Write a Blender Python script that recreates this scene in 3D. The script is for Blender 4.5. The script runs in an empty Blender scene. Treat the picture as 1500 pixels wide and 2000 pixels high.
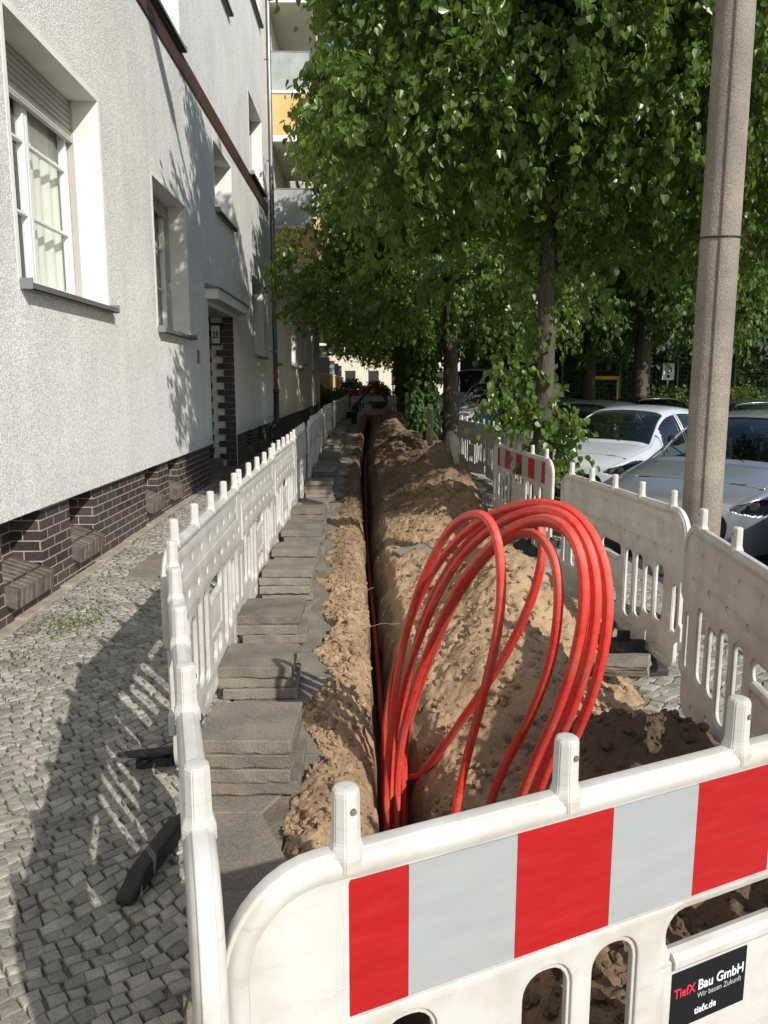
import bpy, bmesh, math, random
import numpy as np
from mathutils import Vector, Matrix
R = math.radians
rng = np.random.default_rng(7)
random.seed(5)
SC = bpy.context.scene
COL = SC.collection

# ------------------------------------------------------------------ camera, sky, sun, exposure
cam = bpy.data.cameras.new('camera')
cam.sensor_fit = 'VERTICAL'; cam.sensor_height = 24.0; cam.lens = 24.0 * 1510 / 2000
cam.clip_start = 0.05; cam.clip_end = 2000
camo = bpy.data.objects.new('camera', cam); COL.objects.link(camo)
camo.location = (0, 0, 1.62)
camo.rotation_euler = (R(90 - 9.33), 0, -R(1.062))
SC.camera = camo
SUN_EL, SUN_AZ = 33.6, 144.8            # azimuth clockwise from +Y
w = bpy.data.worlds.new('World'); SC.world = w; w.use_nodes = True
nt = w.node_tree; nt.nodes.clear()
sky = nt.nodes.new('ShaderNodeTexSky'); sky.sky_type = 'NISHITA'; sky.sun_disc = False
sky.sun_elevation = R(SUN_EL); sky.sun_rotation = R(SUN_AZ)
bg = nt.nodes.new('ShaderNodeBackground'); bg.inputs['Strength'].default_value = 0.13
wo = nt.nodes.new('ShaderNodeOutputWorld')
nt.links.new(sky.outputs[0], bg.inputs[0]); nt.links.new(bg.outputs[0], wo.inputs[0])
sl = bpy.data.lights.new('sun', 'SUN'); sl.energy = 4.6; sl.angle = R(0.53); sl.color = (1, .955, .88)
so = bpy.data.objects.new('sun', sl); COL.objects.link(so)
sd = Vector((math.sin(R(SUN_AZ)) * math.cos(R(SUN_EL)), math.cos(R(SUN_AZ)) * math.cos(R(SUN_EL)), math.sin(R(SUN_EL))))
so.rotation_euler = sd.to_track_quat('Z', 'Y').to_euler()
so.location = (8, -12, 14)
SC.view_settings.view_transform = 'Standard'; SC.view_settings.look = 'None'
SC.view_settings.exposure = 0.12; SC.view_settings.gamma = 1.0
SC.cycles.max_bounces = 8; SC.cycles.transparent_max_bounces = 12

# ------------------------------------------------------------------ helpers
def tag(o, label=None, cat=None, group=None, kind=None):
    if label: o['label'] = label
    if cat: o['category'] = cat
    if group: o['group'] = group
    if kind: o['kind'] = kind
    return o

def link_mesh(name, me, mats, parent=None):
    o = bpy.data.objects.new(name, me); COL.objects.link(o)
    if mats is not None:
        for m in (mats if isinstance(mats, (list, tuple)) else [mats]): me.materials.append(m)
    if parent is not None: o.parent = parent
    return o

def empty(name, loc=(0, 0, 0), rz=0.0):
    o = bpy.data.objects.new(name, None); COL.objects.link(o)
    o.empty_display_size = .2
    o.location = loc; o.rotation_euler = (0, 0, rz); return o

def np_mesh(name, V, F, mats, parent=None, smooth=False, midx=None):
    """V (n,3), F (m,k) all faces with k corners"""
    V = np.asarray(V, dtype=np.float32); F = np.asarray(F, dtype=np.int32)
    me = bpy.data.meshes.new(name)
    n, k = F.shape
    me.vertices.add(len(V)); me.vertices.foreach_set('co', V.ravel())
    me.loops.add(n * k); me.loops.foreach_set('vertex_index', F.ravel())
    me.polygons.add(n); me.polygons.foreach_set('loop_start', np.arange(n, dtype=np.int32) * k)
    try: me.polygons.foreach_set('loop_total', np.full(n, k, dtype=np.int32))
    except Exception: pass
    me.polygons.foreach_set('use_smooth', np.full(n, smooth))
    if midx is not None: me.polygons.foreach_set('material_index', np.asarray(midx, dtype=np.int32))
    me.update(calc_edges=True); me.validate()
    return link_mesh(name, me, mats, parent)

class MB:
    def __init__(s): s.v = []; s.f = []; s.m = []
    def add(s, vs, fs, mi=0, T=None):
        b = len(s.v)
        for p in vs:
            p = Vector(p)
            if T is not None: p = T @ p
            s.v.append(p[:])
        for f in fs: s.f.append([b + i for i in f]); s.m.append(mi)
        return s
    def box(s, x0, x1, y0, y1, z0, z1, mi=0, T=None):
        vs = [(x, y, z) for x in (x0, x1) for y in (y0, y1) for z in (z0, z1)]
        return s.add(vs, [(0, 1, 3, 2), (4, 6, 7, 5), (0, 4, 5, 1), (2, 3, 7, 6), (0, 2, 6, 4), (1, 5, 7, 3)], mi, T)
    def prism(s, poly, h0, h1, mi=0, T=None, axis='z'):
        n = len(poly)
        def P(a, b, h):
            return (a, b, h) if axis == 'z' else ((h, a, b) if axis == 'x' else (a, h, b))
        vs = [P(a, b, h0) for a, b in poly] + [P(a, b, h1) for a, b in poly]
        fs = [tuple(range(n))[::-1], tuple(range(n, 2 * n))] + [(i, (i + 1) % n, n + (i + 1) % n, n + i) for i in range(n)]
        return s.add(vs, fs, mi, T)
    def tube(s, pts, rad, n=8, mi=0, cap=True, T=None, prof=None):
        pts = [Vector(p) for p in pts]
        if not isinstance(rad, (list, tuple)): rad = [rad] * len(pts)
        up = Vector((0, 0, 1)); t0 = (pts[1] - pts[0]).normalized()
        if abs(t0.dot(up)) > .9: up = Vector((1, 0, 0))
        nrm = (up - t0 * up.dot(t0)).normalized()
        vs = []; k = len(pts)
        for i, p in enumerate(pts):
            t = (pts[min(i + 1, k - 1)] - pts[max(i - 1, 0)]).normalized()
            nrm = (nrm - t * nrm.dot(t)).normalized(); bn = t.cross(nrm)
            for j in range(n):
                a = 2 * math.pi * j / n; r = rad[i] * (prof[j] if prof else 1)
                vs.append(p + nrm * math.cos(a) * r + bn * math.sin(a) * r)
        fs = [(i * n + j, i * n + (j + 1) % n, (i + 1) * n + (j + 1) % n, (i + 1) * n + j) for i in range(k - 1) for j in range(n)]
        if cap: fs += [tuple(range(n))[::-1], tuple((k - 1) * n + j for j in range(n))]
        return s.add(vs, fs, mi, T)
    def build(s, name, mats, parent=None, smooth=False, bevel=0, seg=2, ang=35):
        me = bpy.data.meshes.new(name); me.from_pydata(s.v, [], s.f)
        me.polygons.foreach_set('material_index', s.m)
        if smooth: me.polygons.foreach_set('use_smooth', [True] * len(s.f))
        me.update()
        bm = bmesh.new(); bm.from_mesh(me); bmesh.ops.recalc_face_normals(bm, faces=bm.faces); bm.to_mesh(me); bm.free()
        o = link_mesh(name, me, mats, parent)
        if bevel:
            b = o.modifiers.new('bevel', 'BEVEL'); b.width = bevel; b.segments = seg; b.limit_method = 'ANGLE'; b.angle_limit = R(ang)
        return o

def copy_tree(o, parent=None):
    c = o.copy(); COL.objects.link(c)
    if parent is not None: c.parent = parent
    for ch in o.children: copy_tree(ch, c)
    return c

def smoothstep(t):
    t = np.clip(t, 0, 1); return t * t * (3 - 2 * t)

def hash2(ix, iy, seed):
    h = (ix.astype(np.int64) * 374761393 + iy.astype(np.int64) * 668265263 + seed * 1442695041) & 0xffffffff
    h = ((h ^ (h >> 13)) * 1274126177) & 0xffffffff
    h = (h ^ (h >> 16)) & 0xffffffff
    return h / 4294967295.0
def vnoise(x, y, seed=0):
    ix = np.floor(x); iy = np.floor(y); fx = x - ix; fy = y - iy
    fx = fx * fx * (3 - 2 * fx); fy = fy * fy * (3 - 2 * fy)
    a = hash2(ix, iy, seed); b = hash2(ix + 1, iy, seed); c = hash2(ix, iy + 1, seed); d = hash2(ix + 1, iy + 1, seed)
    return (a * (1 - fx) + b * fx) * (1 - fy) + (c * (1 - fx) + d * fx) * fy
def fbm(x, y, oct=5, seed=0, gain=.5):
    s = np.zeros_like(x); a = 1.0; t = 0; f = 1.0
    for i in range(oct):
        s += a * (vnoise(x * f + i * 17.3, y * f - i * 9.1, seed + i) * 2 - 1); t += a; a *= gain; f *= 2.03
    return s / t
def worley(x, y, seed=0):
    ix = np.floor(x); iy = np.floor(y); best = np.full_like(x, 9.0)
    for dx in (-1, 0, 1):
        for dy in (-1, 0, 1):
            cx = ix + dx; cy = iy + dy
            px = cx + hash2(cx, cy, seed); py = cy + hash2(cx, cy, seed + 77)
            best = np.minimum(best, np.hypot(px - x, py - y))
    return best

# ------------------------------------------------------------------ materials
def mat(name, col, rough=.6, var=.12, scale=4.0, bump=0.0, bscale=60.0, metal=0.0, spec=.5, isl=0.0, coat=0.0,
        dirt=None, dirt_amt=.5, dirt_scale=3.0, obj_rand=0.0, stretch=(1, 1, 1), fine=0.0, fscale=150.0, emis=None, bdist=.01, world=True):
    m = bpy.data.materials.new(name); m.use_nodes = True
    nt = m.node_tree; N = nt.nodes; L = nt.links
    b = N['Principled BSDF']
    b.inputs['Roughness'].default_value = rough; b.inputs['Metallic'].default_value = metal
    b.inputs['Specular IOR Level'].default_value = spec
    if coat: b.inputs['Coat Weight'].default_value = coat; b.inputs['Coat Roughness'].default_value = .06
    tc = N.new('ShaderNodeTexCoord'); mp = N.new('ShaderNodeMapping'); mp.inputs['Scale'].default_value = stretch
    L.new(tc.outputs['Object'], mp.inputs[0])
    no = N.new('ShaderNodeTexNoise'); no.inputs['Scale'].default_value = scale; no.inputs['Detail'].default_value = 6
    L.new(mp.outputs[0], no.inputs['Vector'])
    mr = N.new('ShaderNodeMapRange'); mr.inputs[1].default_value = .3; mr.inputs[2].default_value = .7
    mr.inputs[3].default_value = 1 - var; mr.inputs[4].default_value = 1 + var
    L.new(no.outputs['Fac'], mr.inputs[0]); cur = mr.outputs[0]
    def mul(a, bb):
        k = N.new('ShaderNodeMath'); k.operation = 'MULTIPLY'; L.new(a, k.inputs[0]); L.new(bb, k.inputs[1]); return k.outputs[0]
    if fine:
        n2 = N.new('ShaderNodeTexNoise'); n2.inputs['Scale'].default_value = fscale; n2.inputs['Detail'].default_value = 2
        L.new(mp.outputs[0], n2.inputs['Vector'])
        r2 = N.new('ShaderNodeMapRange'); r2.inputs[1].default_value = .35; r2.inputs[2].default_value = .65
        r2.inputs[3].default_value = 1 - fine; r2.inputs[4].default_value = 1 + fine
        L.new(n2.outputs['Fac'], r2.inputs[0]); cur = mul(cur, r2.outputs[0])
    if isl:
        ge = N.new('ShaderNodeNewGeometry'); r3 = N.new('ShaderNodeMapRange')
        r3.inputs[3].default_value = 1 - isl; r3.inputs[4].default_value = 1 + isl
        L.new(ge.outputs['Random Per Island'], r3.inputs[0]); cur = mul(cur, r3.outputs[0])
    if obj_rand:
        oi = N.new('ShaderNodeObjectInfo'); r4 = N.new('ShaderNodeMapRange')
        r4.inputs[3].default_value = 1 - obj_rand; r4.inputs[4].default_value = 1
        L.new(oi.outputs['Random'], r4.inputs[0]); cur = mul(cur, r4.outputs[0])
    vm = N.new('ShaderNodeVectorMath'); vm.operation = 'SCALE'; vm.inputs[0].default_value = col
    L.new(cur, vm.inputs['Scale']); out = vm.outputs[0]
    if dirt:
        n3 = N.new('ShaderNodeTexNoise'); n3.inputs['Scale'].default_value = dirt_scale; n3.inputs['Detail'].default_value = 8; n3.inputs['Roughness'].default_value = .65
        L.new(mp.outputs[0], n3.inputs['Vector'])
        r5 = N.new('ShaderNodeMapRange'); r5.inputs[1].default_value = .45; r5.inputs[2].default_value = .75; r5.inputs[4].default_value = dirt_amt
        L.new(n3.outputs['Fac'], r5.inputs[0])
        mx = N.new('ShaderNodeMix'); mx.data_type = 'RGBA'
        L.new(r5.outputs[0], mx.inputs['Factor']); L.new(out, mx.inputs['A']); mx.inputs['B'].default_value = (*dirt, 1)
        out = mx.outputs['Result']
    L.new(out, b.inputs['Base Color'])
    if bump:
        n4 = N.new('ShaderNodeTexNoise'); n4.inputs['Scale'].default_value = bscale; n4.inputs['Detail'].default_value = 4
        L.new(mp.outputs[0], n4.inputs['Vector'])
        bp = N.new('ShaderNodeBump'); bp.inputs['Strength'].default_value = bump; bp.inputs['Distance'].default_value = bdist
        L.new(n4.outputs['Fac'], bp.inputs['Height']); L.new(bp.outputs[0], b.inputs['Normal'])
    if emis:
        b.inputs['Emission Color'].default_value = (*emis[:3], 1); b.inputs['Emission Strength'].default_value = emis[3]
    return m

def brick_mat(name, c1, c2, mortar, bw=.25, rh=.078, ms=.011, squash=1.0, vert=False):
    m = bpy.data.materials.new(name); m.use_nodes = True
    nt = m.node_tree; N = nt.nodes; L = nt.links; b = N['Principled BSDF']
    tc = N.new('ShaderNodeTexCoord'); sp = N.new('ShaderNodeSeparateXYZ'); L.new(tc.outputs['Object'], sp.inputs[0])
    ad = N.new('ShaderNodeMath'); L.new(sp.outputs[0], ad.inputs[0]); L.new(sp.outputs[1], ad.inputs[1])
    cb = N.new('ShaderNodeCombineXYZ'); L.new(ad.outputs[0], cb.inputs[0]); L.new(sp.outputs[2], cb.inputs[1])
    br = N.new('ShaderNodeTexBrick'); L.new(cb.outputs[0], br.inputs['Vector'])
    br.inputs['Scale'].default_value = 1; br.inputs['Brick Width'].default_value = bw; br.inputs['Row Height'].default_value = rh
    br.inputs['Mortar Size'].default_value = ms / 2; br.inputs['Mortar Smooth'].default_value = .15
    br.inputs['Color1'].default_value = (*c1, 1); br.inputs['Color2'].default_value = (*c2, 1); br.inputs['Mortar'].default_value = (*mortar, 1)
    if vert: br.offset = 0.0
    no = N.new('ShaderNodeTexNoise'); no.inputs['Scale'].default_value = 35; no.inputs['Detail'].default_value = 5; L.new(tc.outputs['Object'], no.inputs['Vector'])
    mr = N.new('ShaderNodeMapRange'); mr.inputs[3].default_value = .55; mr.inputs[4].default_value = 1.45; L.new(no.outputs['Fac'], mr.inputs[0])
    vm = N.new('ShaderNodeVectorMath'); vm.operation = 'SCALE'; L.new(br.outputs['Color'], vm.inputs[0]); L.new(mr.outputs[0], vm.inputs['Scale'])
    L.new(vm.outputs[0], b.inputs['Base Color'])
    sb = N.new('ShaderNodeMath'); sb.operation = 'MULTIPLY_ADD'; L.new(br.outputs['Fac'], sb.inputs[0]); sb.inputs[1].default_value = -1; 
    sc2 = N.new('ShaderNodeMath'); sc2.operation = 'MULTIPLY'; sc2.inputs[1].default_value = .25; L.new(no.outputs['Fac'], sc2.inputs[0]); L.new(sc2.outputs[0], sb.inputs[2])
    bp = N.new('ShaderNodeBump'); bp.inputs['Strength'].default_value = .7; bp.inputs['Distance'].default_value = .008
    L.new(sb.outputs[0], bp.inputs['Height']); L.new(bp.outputs[0], b.inputs['Normal'])
    b.inputs['Roughness'].default_value = .48
    return m

def stucco_mat(name, col, grain=1.0):
    m = bpy.data.materials.new(name); m.use_nodes = True
    nt = m.node_tree; N = nt.nodes; L = nt.links; b = N['Principled BSDF']; b.inputs['Roughness'].default_value = .9
    tc = N.new('ShaderNodeTexCoord')
    vo = N.new('ShaderNodeTexVoronoi'); vo.inputs['Scale'].default_value = 95; L.new(tc.outputs['Object'], vo.inputs['Vector'])
    mp = N.new('ShaderNodeMapping'); mp.inputs['Scale'].default_value = (60, 60, 14); L.new(tc.outputs['Object'], mp.inputs[0])
    n1 = N.new('ShaderNodeTexNoise'); n1.inputs['Scale'].default_value = 1; n1.inputs['Detail'].default_value = 4; n1.inputs['Roughness'].default_value = .7; L.new(mp.outputs[0], n1.inputs['Vector'])
    n2 = N.new('ShaderNodeTexNoise'); n2.inputs['Scale'].default_value = 1.3; n2.inputs['Detail'].default_value = 5; L.new(tc.outputs['Object'], n2.inputs['Vector'])
    mp5 = N.new('ShaderNodeMapping'); mp5.inputs['Scale'].default_value = (5, 5, .5); L.new(tc.outputs['Object'], mp5.inputs[0])
    n5 = N.new('ShaderNodeTexNoise'); n5.inputs['Scale'].default_value = 1; n5.inputs['Detail'].default_value = 5; L.new(mp5.outputs[0], n5.inputs['Vector'])
    def mr(src, a, bb, lo, hi):
        r = N.new('ShaderNodeMapRange'); r.inputs[1].default_value = a; r.inputs[2].default_value = bb; r.inputs[3].default_value = lo; r.inputs[4].default_value = hi
        L.new(src, r.inputs[0]); return r.outputs[0]
    def mul(a, bb):
        k = N.new('ShaderNodeMath'); k.operation = 'MULTIPLY'; L.new(a, k.inputs[0]); L.new(bb, k.inputs[1]); return k.outputs[0]
    sepc = N.new('ShaderNodeSeparateColor'); L.new(vo.outputs['Color'], sepc.inputs[0])
    s = mul(mul(mr(sepc.outputs[0], 0, 1, 1 - .22 * grain, 1 + .16 * grain), mr(n1.outputs['Fac'], .3, .7, 1 - .14 * grain, 1 + .1 * grain)), mul(mr(n2.outputs['Fac'], .3, .7, .92, 1.05), mr(n5.outputs['Fac'], .35, .7, .93, 1.03)))
    vm = N.new('ShaderNodeVectorMath'); vm.operation = 'SCALE'; vm.inputs[0].default_value = col; L.new(s, vm.inputs['Scale'])
    L.new(vm.outputs[0], b.inputs['Base Color'])
    ad = N.new('ShaderNodeMath'); ad.operation = 'SUBTRACT'; L.new(n1.outputs['Fac'], ad.inputs[0]); L.new(vo.outputs['Distance'], ad.inputs[1])
    bp = N.new('ShaderNodeBump'); bp.inputs['Strength'].default_value = .55 * grain; bp.inputs['Distance'].default_value = .006
    L.new(ad.outputs[0], bp.inputs['Height']); L.new(bp.outputs[0], b.inputs['Normal'])
    return m

def leaf_mat(name, c1, c2, tr, rough=.38, trans=.38):
    m = bpy.data.materials.new(name); m.use_nodes = True
    nt = m.node_tree; N = nt.nodes; L = nt.links; b = N['Principled BSDF']
    ge = N.new('ShaderNodeNewGeometry'); cr = N.new('ShaderNodeValToRGB')
    cr.color_ramp.elements[0].color = (*c1, 1); cr.color_ramp.elements[1].color = (*c2, 1)
    L.new(ge.outputs['Random Per Island'], cr.inputs[0]); L.new(cr.outputs[0], b.inputs['Base Color'])
    b.inputs['Roughness'].default_value = rough; b.inputs['Specular IOR Level'].default_value = .5
    t = N.new('ShaderNodeBsdfTranslucent'); t.inputs[0].default_value = (*tr, 1)
    mx = N.new('ShaderNodeMixShader'); mx.inputs[0].default_value = trans
    L.new(b.outputs[0], mx.inputs[1]); L.new(t.outputs[0], mx.inputs[2])
    L.new(mx.outputs[0], N['Material Output'].inputs[0])
    return m

def glass_mat(name, tint=(.9, .95, .95), refl=.25, dark=None):
    m = bpy.data.materials.new(name); m.use_nodes = True
    nt = m.node_tree; N = nt.nodes; L = nt.links; N.remove(N['Principled BSDF'])
    g = N.new('ShaderNodeBsdfGlossy'); g.inputs['Roughness'].default_value = .02
    t = N.new('ShaderNodeBsdfTransparent'); t.inputs[0].default_value = (*tint, 1)
    fr = N.new('ShaderNodeLayerWeight'); fr.inputs[0].default_value = .5; pw = N.new('ShaderNodeMath'); pw.operation = 'POWER'; pw.inputs[1].default_value = 4.5; L.new(fr.outputs['Facing'], pw.inputs[0])
    ad = N.new('ShaderNodeMath'); ad.operation = 'MULTIPLY_ADD'; ad.inputs[1].default_value = .75; ad.inputs[2].default_value = .04 + refl * .16; L.new(pw.outputs[0], ad.inputs[0])
    mx = N.new('ShaderNodeMixShader'); L.new(ad.outputs[0], mx.inputs[0]); L.new(t.outputs[0], mx.inputs[1]); L.new(g.outputs[0], mx.inputs[2])
    L.new(mx.outputs[0], N['Material Output'].inputs[0])
    return m

MT = {}
MT['stucco'] = stucco_mat('pebbledash', (.74, .735, .71), 1.25)
MT['cream'] = stucco_mat('cream_render', (.70, .64, .52), .5)
MT['plaster'] = mat('smooth_plaster', (.76, .755, .715), .85, .05, 3, .25, 90, dirt=(.45, .43, .38), dirt_amt=.25, dirt_scale=2.5, bdist=.003)
MT['yellow'] = stucco_mat('yellow_render', (.66, .47, .20), .5)
MT['white'] = mat('white_paint', (.70, .70, .68), .6, .05, 6)
MT['brick'] = brick_mat('dark_clinker', (.082, .060, .054), (.038, .030, .031), (.36, .32, .28))
MT['brick_edge'] = brick_mat('clinker_on_edge', (.13, .10, .09), (.085, .065, .06), (.40, .36, .31), bw=.078, rh=.6, ms=.012, vert=True)
MT['tile'] = brick_mat('ribbed_brown_tile', (.16, .065, .05), (.075, .03, .025), (.012, .007, .006), bw=.062, rh=.6, ms=.03, vert=True)
MT['darkblock'] = mat('dark_brick', (.055, .04, .04), .45, .3, 12, .4, 60)
MT['mortar'] = mat('mortar', (.36, .33, .29), .9, .15, 20)
MT['pvc'] = mat('white_window_frame', (.74, .74, .73), .35, .03, 5)
MT['shutter'] = mat('grey_shutter', (.42, .41, .39), .5, .05, 5)
MT['sill'] = mat('zinc_sill', (.20, .21, .21), .5, .15, 4, metal=.4)
MT['seal'] = mat('black_seal', (.02, .02, .02), .6)
MT['curtain'] = mat('beige_curtain', (.72, .70, .62), .9, .08, 2)
MT['room'] = mat('dark_room', (.03, .03, .03), .9)
MT['glass'] = glass_mat('window_glass')
MT['frost'] = mat('frosted_glass', (.33, .36, .36), .35, .15, 3, .3, 80)
MT['pipe'] = mat('zinc_downpipe', (.22, .25, .28), .4, .2, 3, metal=.6, stretch=(3, 3, .6))
MT['iron'] = mat('dark_cast_iron', (.03, .032, .035), .5, .2, 5)
MT['roof'] = mat('roof_tiles', (.16, .07, .05), .8, .2, 8)
MT['metal'] = mat('grey_metal', (.25, .26, .26), .45, .1, 5, metal=.5)
MT['sett'] = mat('granite_sett', (.285, .268, .235), .75, .22, 9, .5, 45, isl=.30, fine=.2, fscale=220, dirt=(.13, .12, .10), dirt_amt=.5, dirt_scale=1.4)
MT['soil'] = mat('joint_soil', (.17, .15, .11), .95, .35, 6, .8, 60)
MT['slab'] = mat('old_concrete_slab', (.215, .196, .165), .85, .2, 5, .35, 130, fine=.22, fscale=120, obj_rand=.38, dirt=(.27, .21, .14), dirt_amt=.6, dirt_scale=5)
MT['asphalt'] = mat('asphalt', (.052, .052, .052), .85, .25, 3, .6, 120, fine=.3, fscale=200)
MT['kerb'] = mat('granite_kerb', (.26, .25, .24), .75, .2, 6, .4, 60)
MT['bark'] = mat('lime_bark', (.068, .058, .044), .9, .4, 5, 1.0, 22, stretch=(1, 1, .25), dirt=(.05, .06, .035), dirt_amt=.6, dirt_scale=2, bdist=.03)
MT['rubber'] = mat('black_rubber', (.028, .028, .028), .75, .3, 6, .5, 40)
MT['red'] = mat('red_conduit', (.64, .046, .034), .5, .1, 9, 0, spec=.5, dirt=(.42, .20, .13), dirt_amt=.6, dirt_scale=5, fine=.12, fscale=60)
MT['concrete'] = None

# white barrier plastic: dirt and scratches of its own
def plastic():
    m = mat('barrier_plastic', (.575, .568, .54), .45, .08, 3.5, dirt=(.34, .29, .22), dirt_amt=.75, dirt_scale=5, obj_rand=.08, spec=.45)
    nt = m.node_tree; N = nt.nodes; L = nt.links; b = N['Principled BSDF']
    src = b.inputs['Base Color'].links[0].from_socket
    tc = N.new('ShaderNodeTexCoord'); mp = N.new('ShaderNodeMapping'); mp.inputs['Scale'].default_value = (6, 6, 60); mp.inputs['Rotation'].default_value = (0, .4, 0)
    L.new(tc.outputs['Object'], mp.inputs[0])
    n = N.new('ShaderNodeTexNoise'); n.inputs['Scale'].default_value = 1; n.inputs['Detail'].default_value = 6; n.inputs['Roughness'].default_value = .7; L.new(mp.outputs[0], n.inputs['Vector'])
    r = N.new('ShaderNodeMapRange'); r.inputs[1].default_value = .57; r.inputs[2].default_value = .72; r.inputs[4].default_value = .5; L.new(n.outputs['Fac'], r.inputs[0])
    mx = N.new('ShaderNodeMix'); mx.data_type = 'RGBA'; L.new(r.outputs[0], mx.inputs['Factor']); L.new(src, mx.inputs['A']); mx.inputs['B'].default_value = (.33, .30, .25, 1)
    L.new(mx.outputs['Result'], b.inputs['Base Color'])
    bp = N.new('ShaderNodeBump'); bp.inputs['Strength'].default_value = .15; bp.inputs['Distance'].default_value = .004
    n2 = N.new('ShaderNodeTexNoise'); n2.inputs['Scale'].default_value = 25; L.new(tc.outputs['Object'], n2.inputs['Vector']); L.new(n2.outputs['Fac'], bp.inputs['Height']); L.new(bp.outputs[0], b.inputs['Normal'])
    return m
MT['plastic'] = plastic()
MT['film_w'] = mat('grey_white_film', (.33, .355, .36), .35, .05, 4, dirt=(.28, .28, .26), dirt_amt=.25, dirt_scale=5, stretch=(1.5, 1, 9), fine=.04, fscale=220)
MT['film_r'] = mat('red_film', (.37, .008, .012), .33, .08, 4, dirt=(.46, .08, .07), dirt_amt=.14, dirt_scale=6, stretch=(1.5, 1, 9), fine=.05, fscale=220)
MT['black_lbl'] = mat('black_sticker', (.008, .009, .012), .55, .05, 4, spec=.25) if True else mat('x', (0, 0, 0), .35, .05, 4)
MT['txt_w'] = mat('white_lettering', (.72, .74, .75), .5, 0)
MT['txt_g'] = mat('grey_lettering', (.40, .42, .43), .5, 0)
MT['txt_r'] = mat('red_lettering', (.62, .03, .06), .5, 0)

# ------------------------------------------------------------------ ground levels
def g(x, y):
    x = np.asarray(x, dtype=float); y = np.asarray(y, dtype=float)
    a = .11 * smoothstep((y - 4) / 6) * smoothstep((-x - 1.0) / 1.2)
    return a - .04 * np.clip(x, 0, 2.6)
def gf(x, y): return float(g(x, y))

def grid_sheet(name, x0, x1, y0, y1, nx, ny, dz, m, kind='structure', noise=0):
    xs = np.linspace(x0, x1, nx); ys = np.linspace(y0, y1, ny)
    X, Y = np.meshgrid(xs, ys); Z = g(X, Y) + dz
    if noise: Z = Z + noise * fbm(X * 5, Y * 5, 4, 3)
    V = np.stack([X, Y, Z], -1).reshape(-1, 3)
    i = np.arange((ny - 1) * nx).reshape(ny - 1, nx)[:, :-1].ravel()
    F = np.stack([i, i + 1, i + nx + 1, i + nx], -1)
    return tag(np_mesh(name, V, F, m, smooth=True), kind=kind)

# far ground with an opening where the trench strip lies
def ground():
    b = MB(); X = [-400, -2.6, 2.45, 500]; Y = [-200, -2, 43.4, 900]; z = -.24
    for i in range(3):
        for j in range(3):
            if i == 1 and j == 1: continue
            b.add([(X[i], Y[j], z), (X[i + 1], Y[j], z), (X[i + 1], Y[j + 1], z), (X[i], Y[j + 1], z)], [(0, 1, 2, 3)])
    b.add([(-2.6, 43.4, -1.2), (2.45, 43.4, -1.2), (2.45, 43.4, -.02), (-2.6, 43.4, -.02)], [(0, 1, 2, 3)]); b.add([(-2.6, 43.4, -.02), (2.45, 43.4, -.02), (2.45, 48, -.02), (-2.6, 48, -.02)], [(0, 1, 2, 3)])
    b.box(-.33, 1.26, -2, .52, -1.0, -.012)
    tag(b.build('ground', MT['soil']), kind='structure')
ground()
b = MB(); b.add([(2.5, -60, -.19), (11.5, -60, -.19), (11.5, 300, -.19), (2.5, 300, -.19)], [(0, 1, 2, 3)])
tag(b.build('road', MT['asphalt']), kind='structure')
b = MB(); b.box(2.42, 2.56, -30, 120, -.35, -.095)
tag(b.build('kerb', MT['kerb'], bevel=.012), kind='structure')
b = MB(); b.box(11.5, 11.64, -30, 160, -.35, -.05); b.box(11.64, 40, -30, 160, -.35, -.06)
tag(b.build('far_pavement', MT['soil']), kind='structure')
grid_sheet('sidewalk_bed', -2.6, -.32, -2, 44, 20, 200, -.016, MT['soil'], noise=.004)
grid_sheet('kerbside_bed', 1.25, 2.45, -2, 44, 14, 200, -.016, MT['soil'], noise=.006)

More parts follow.
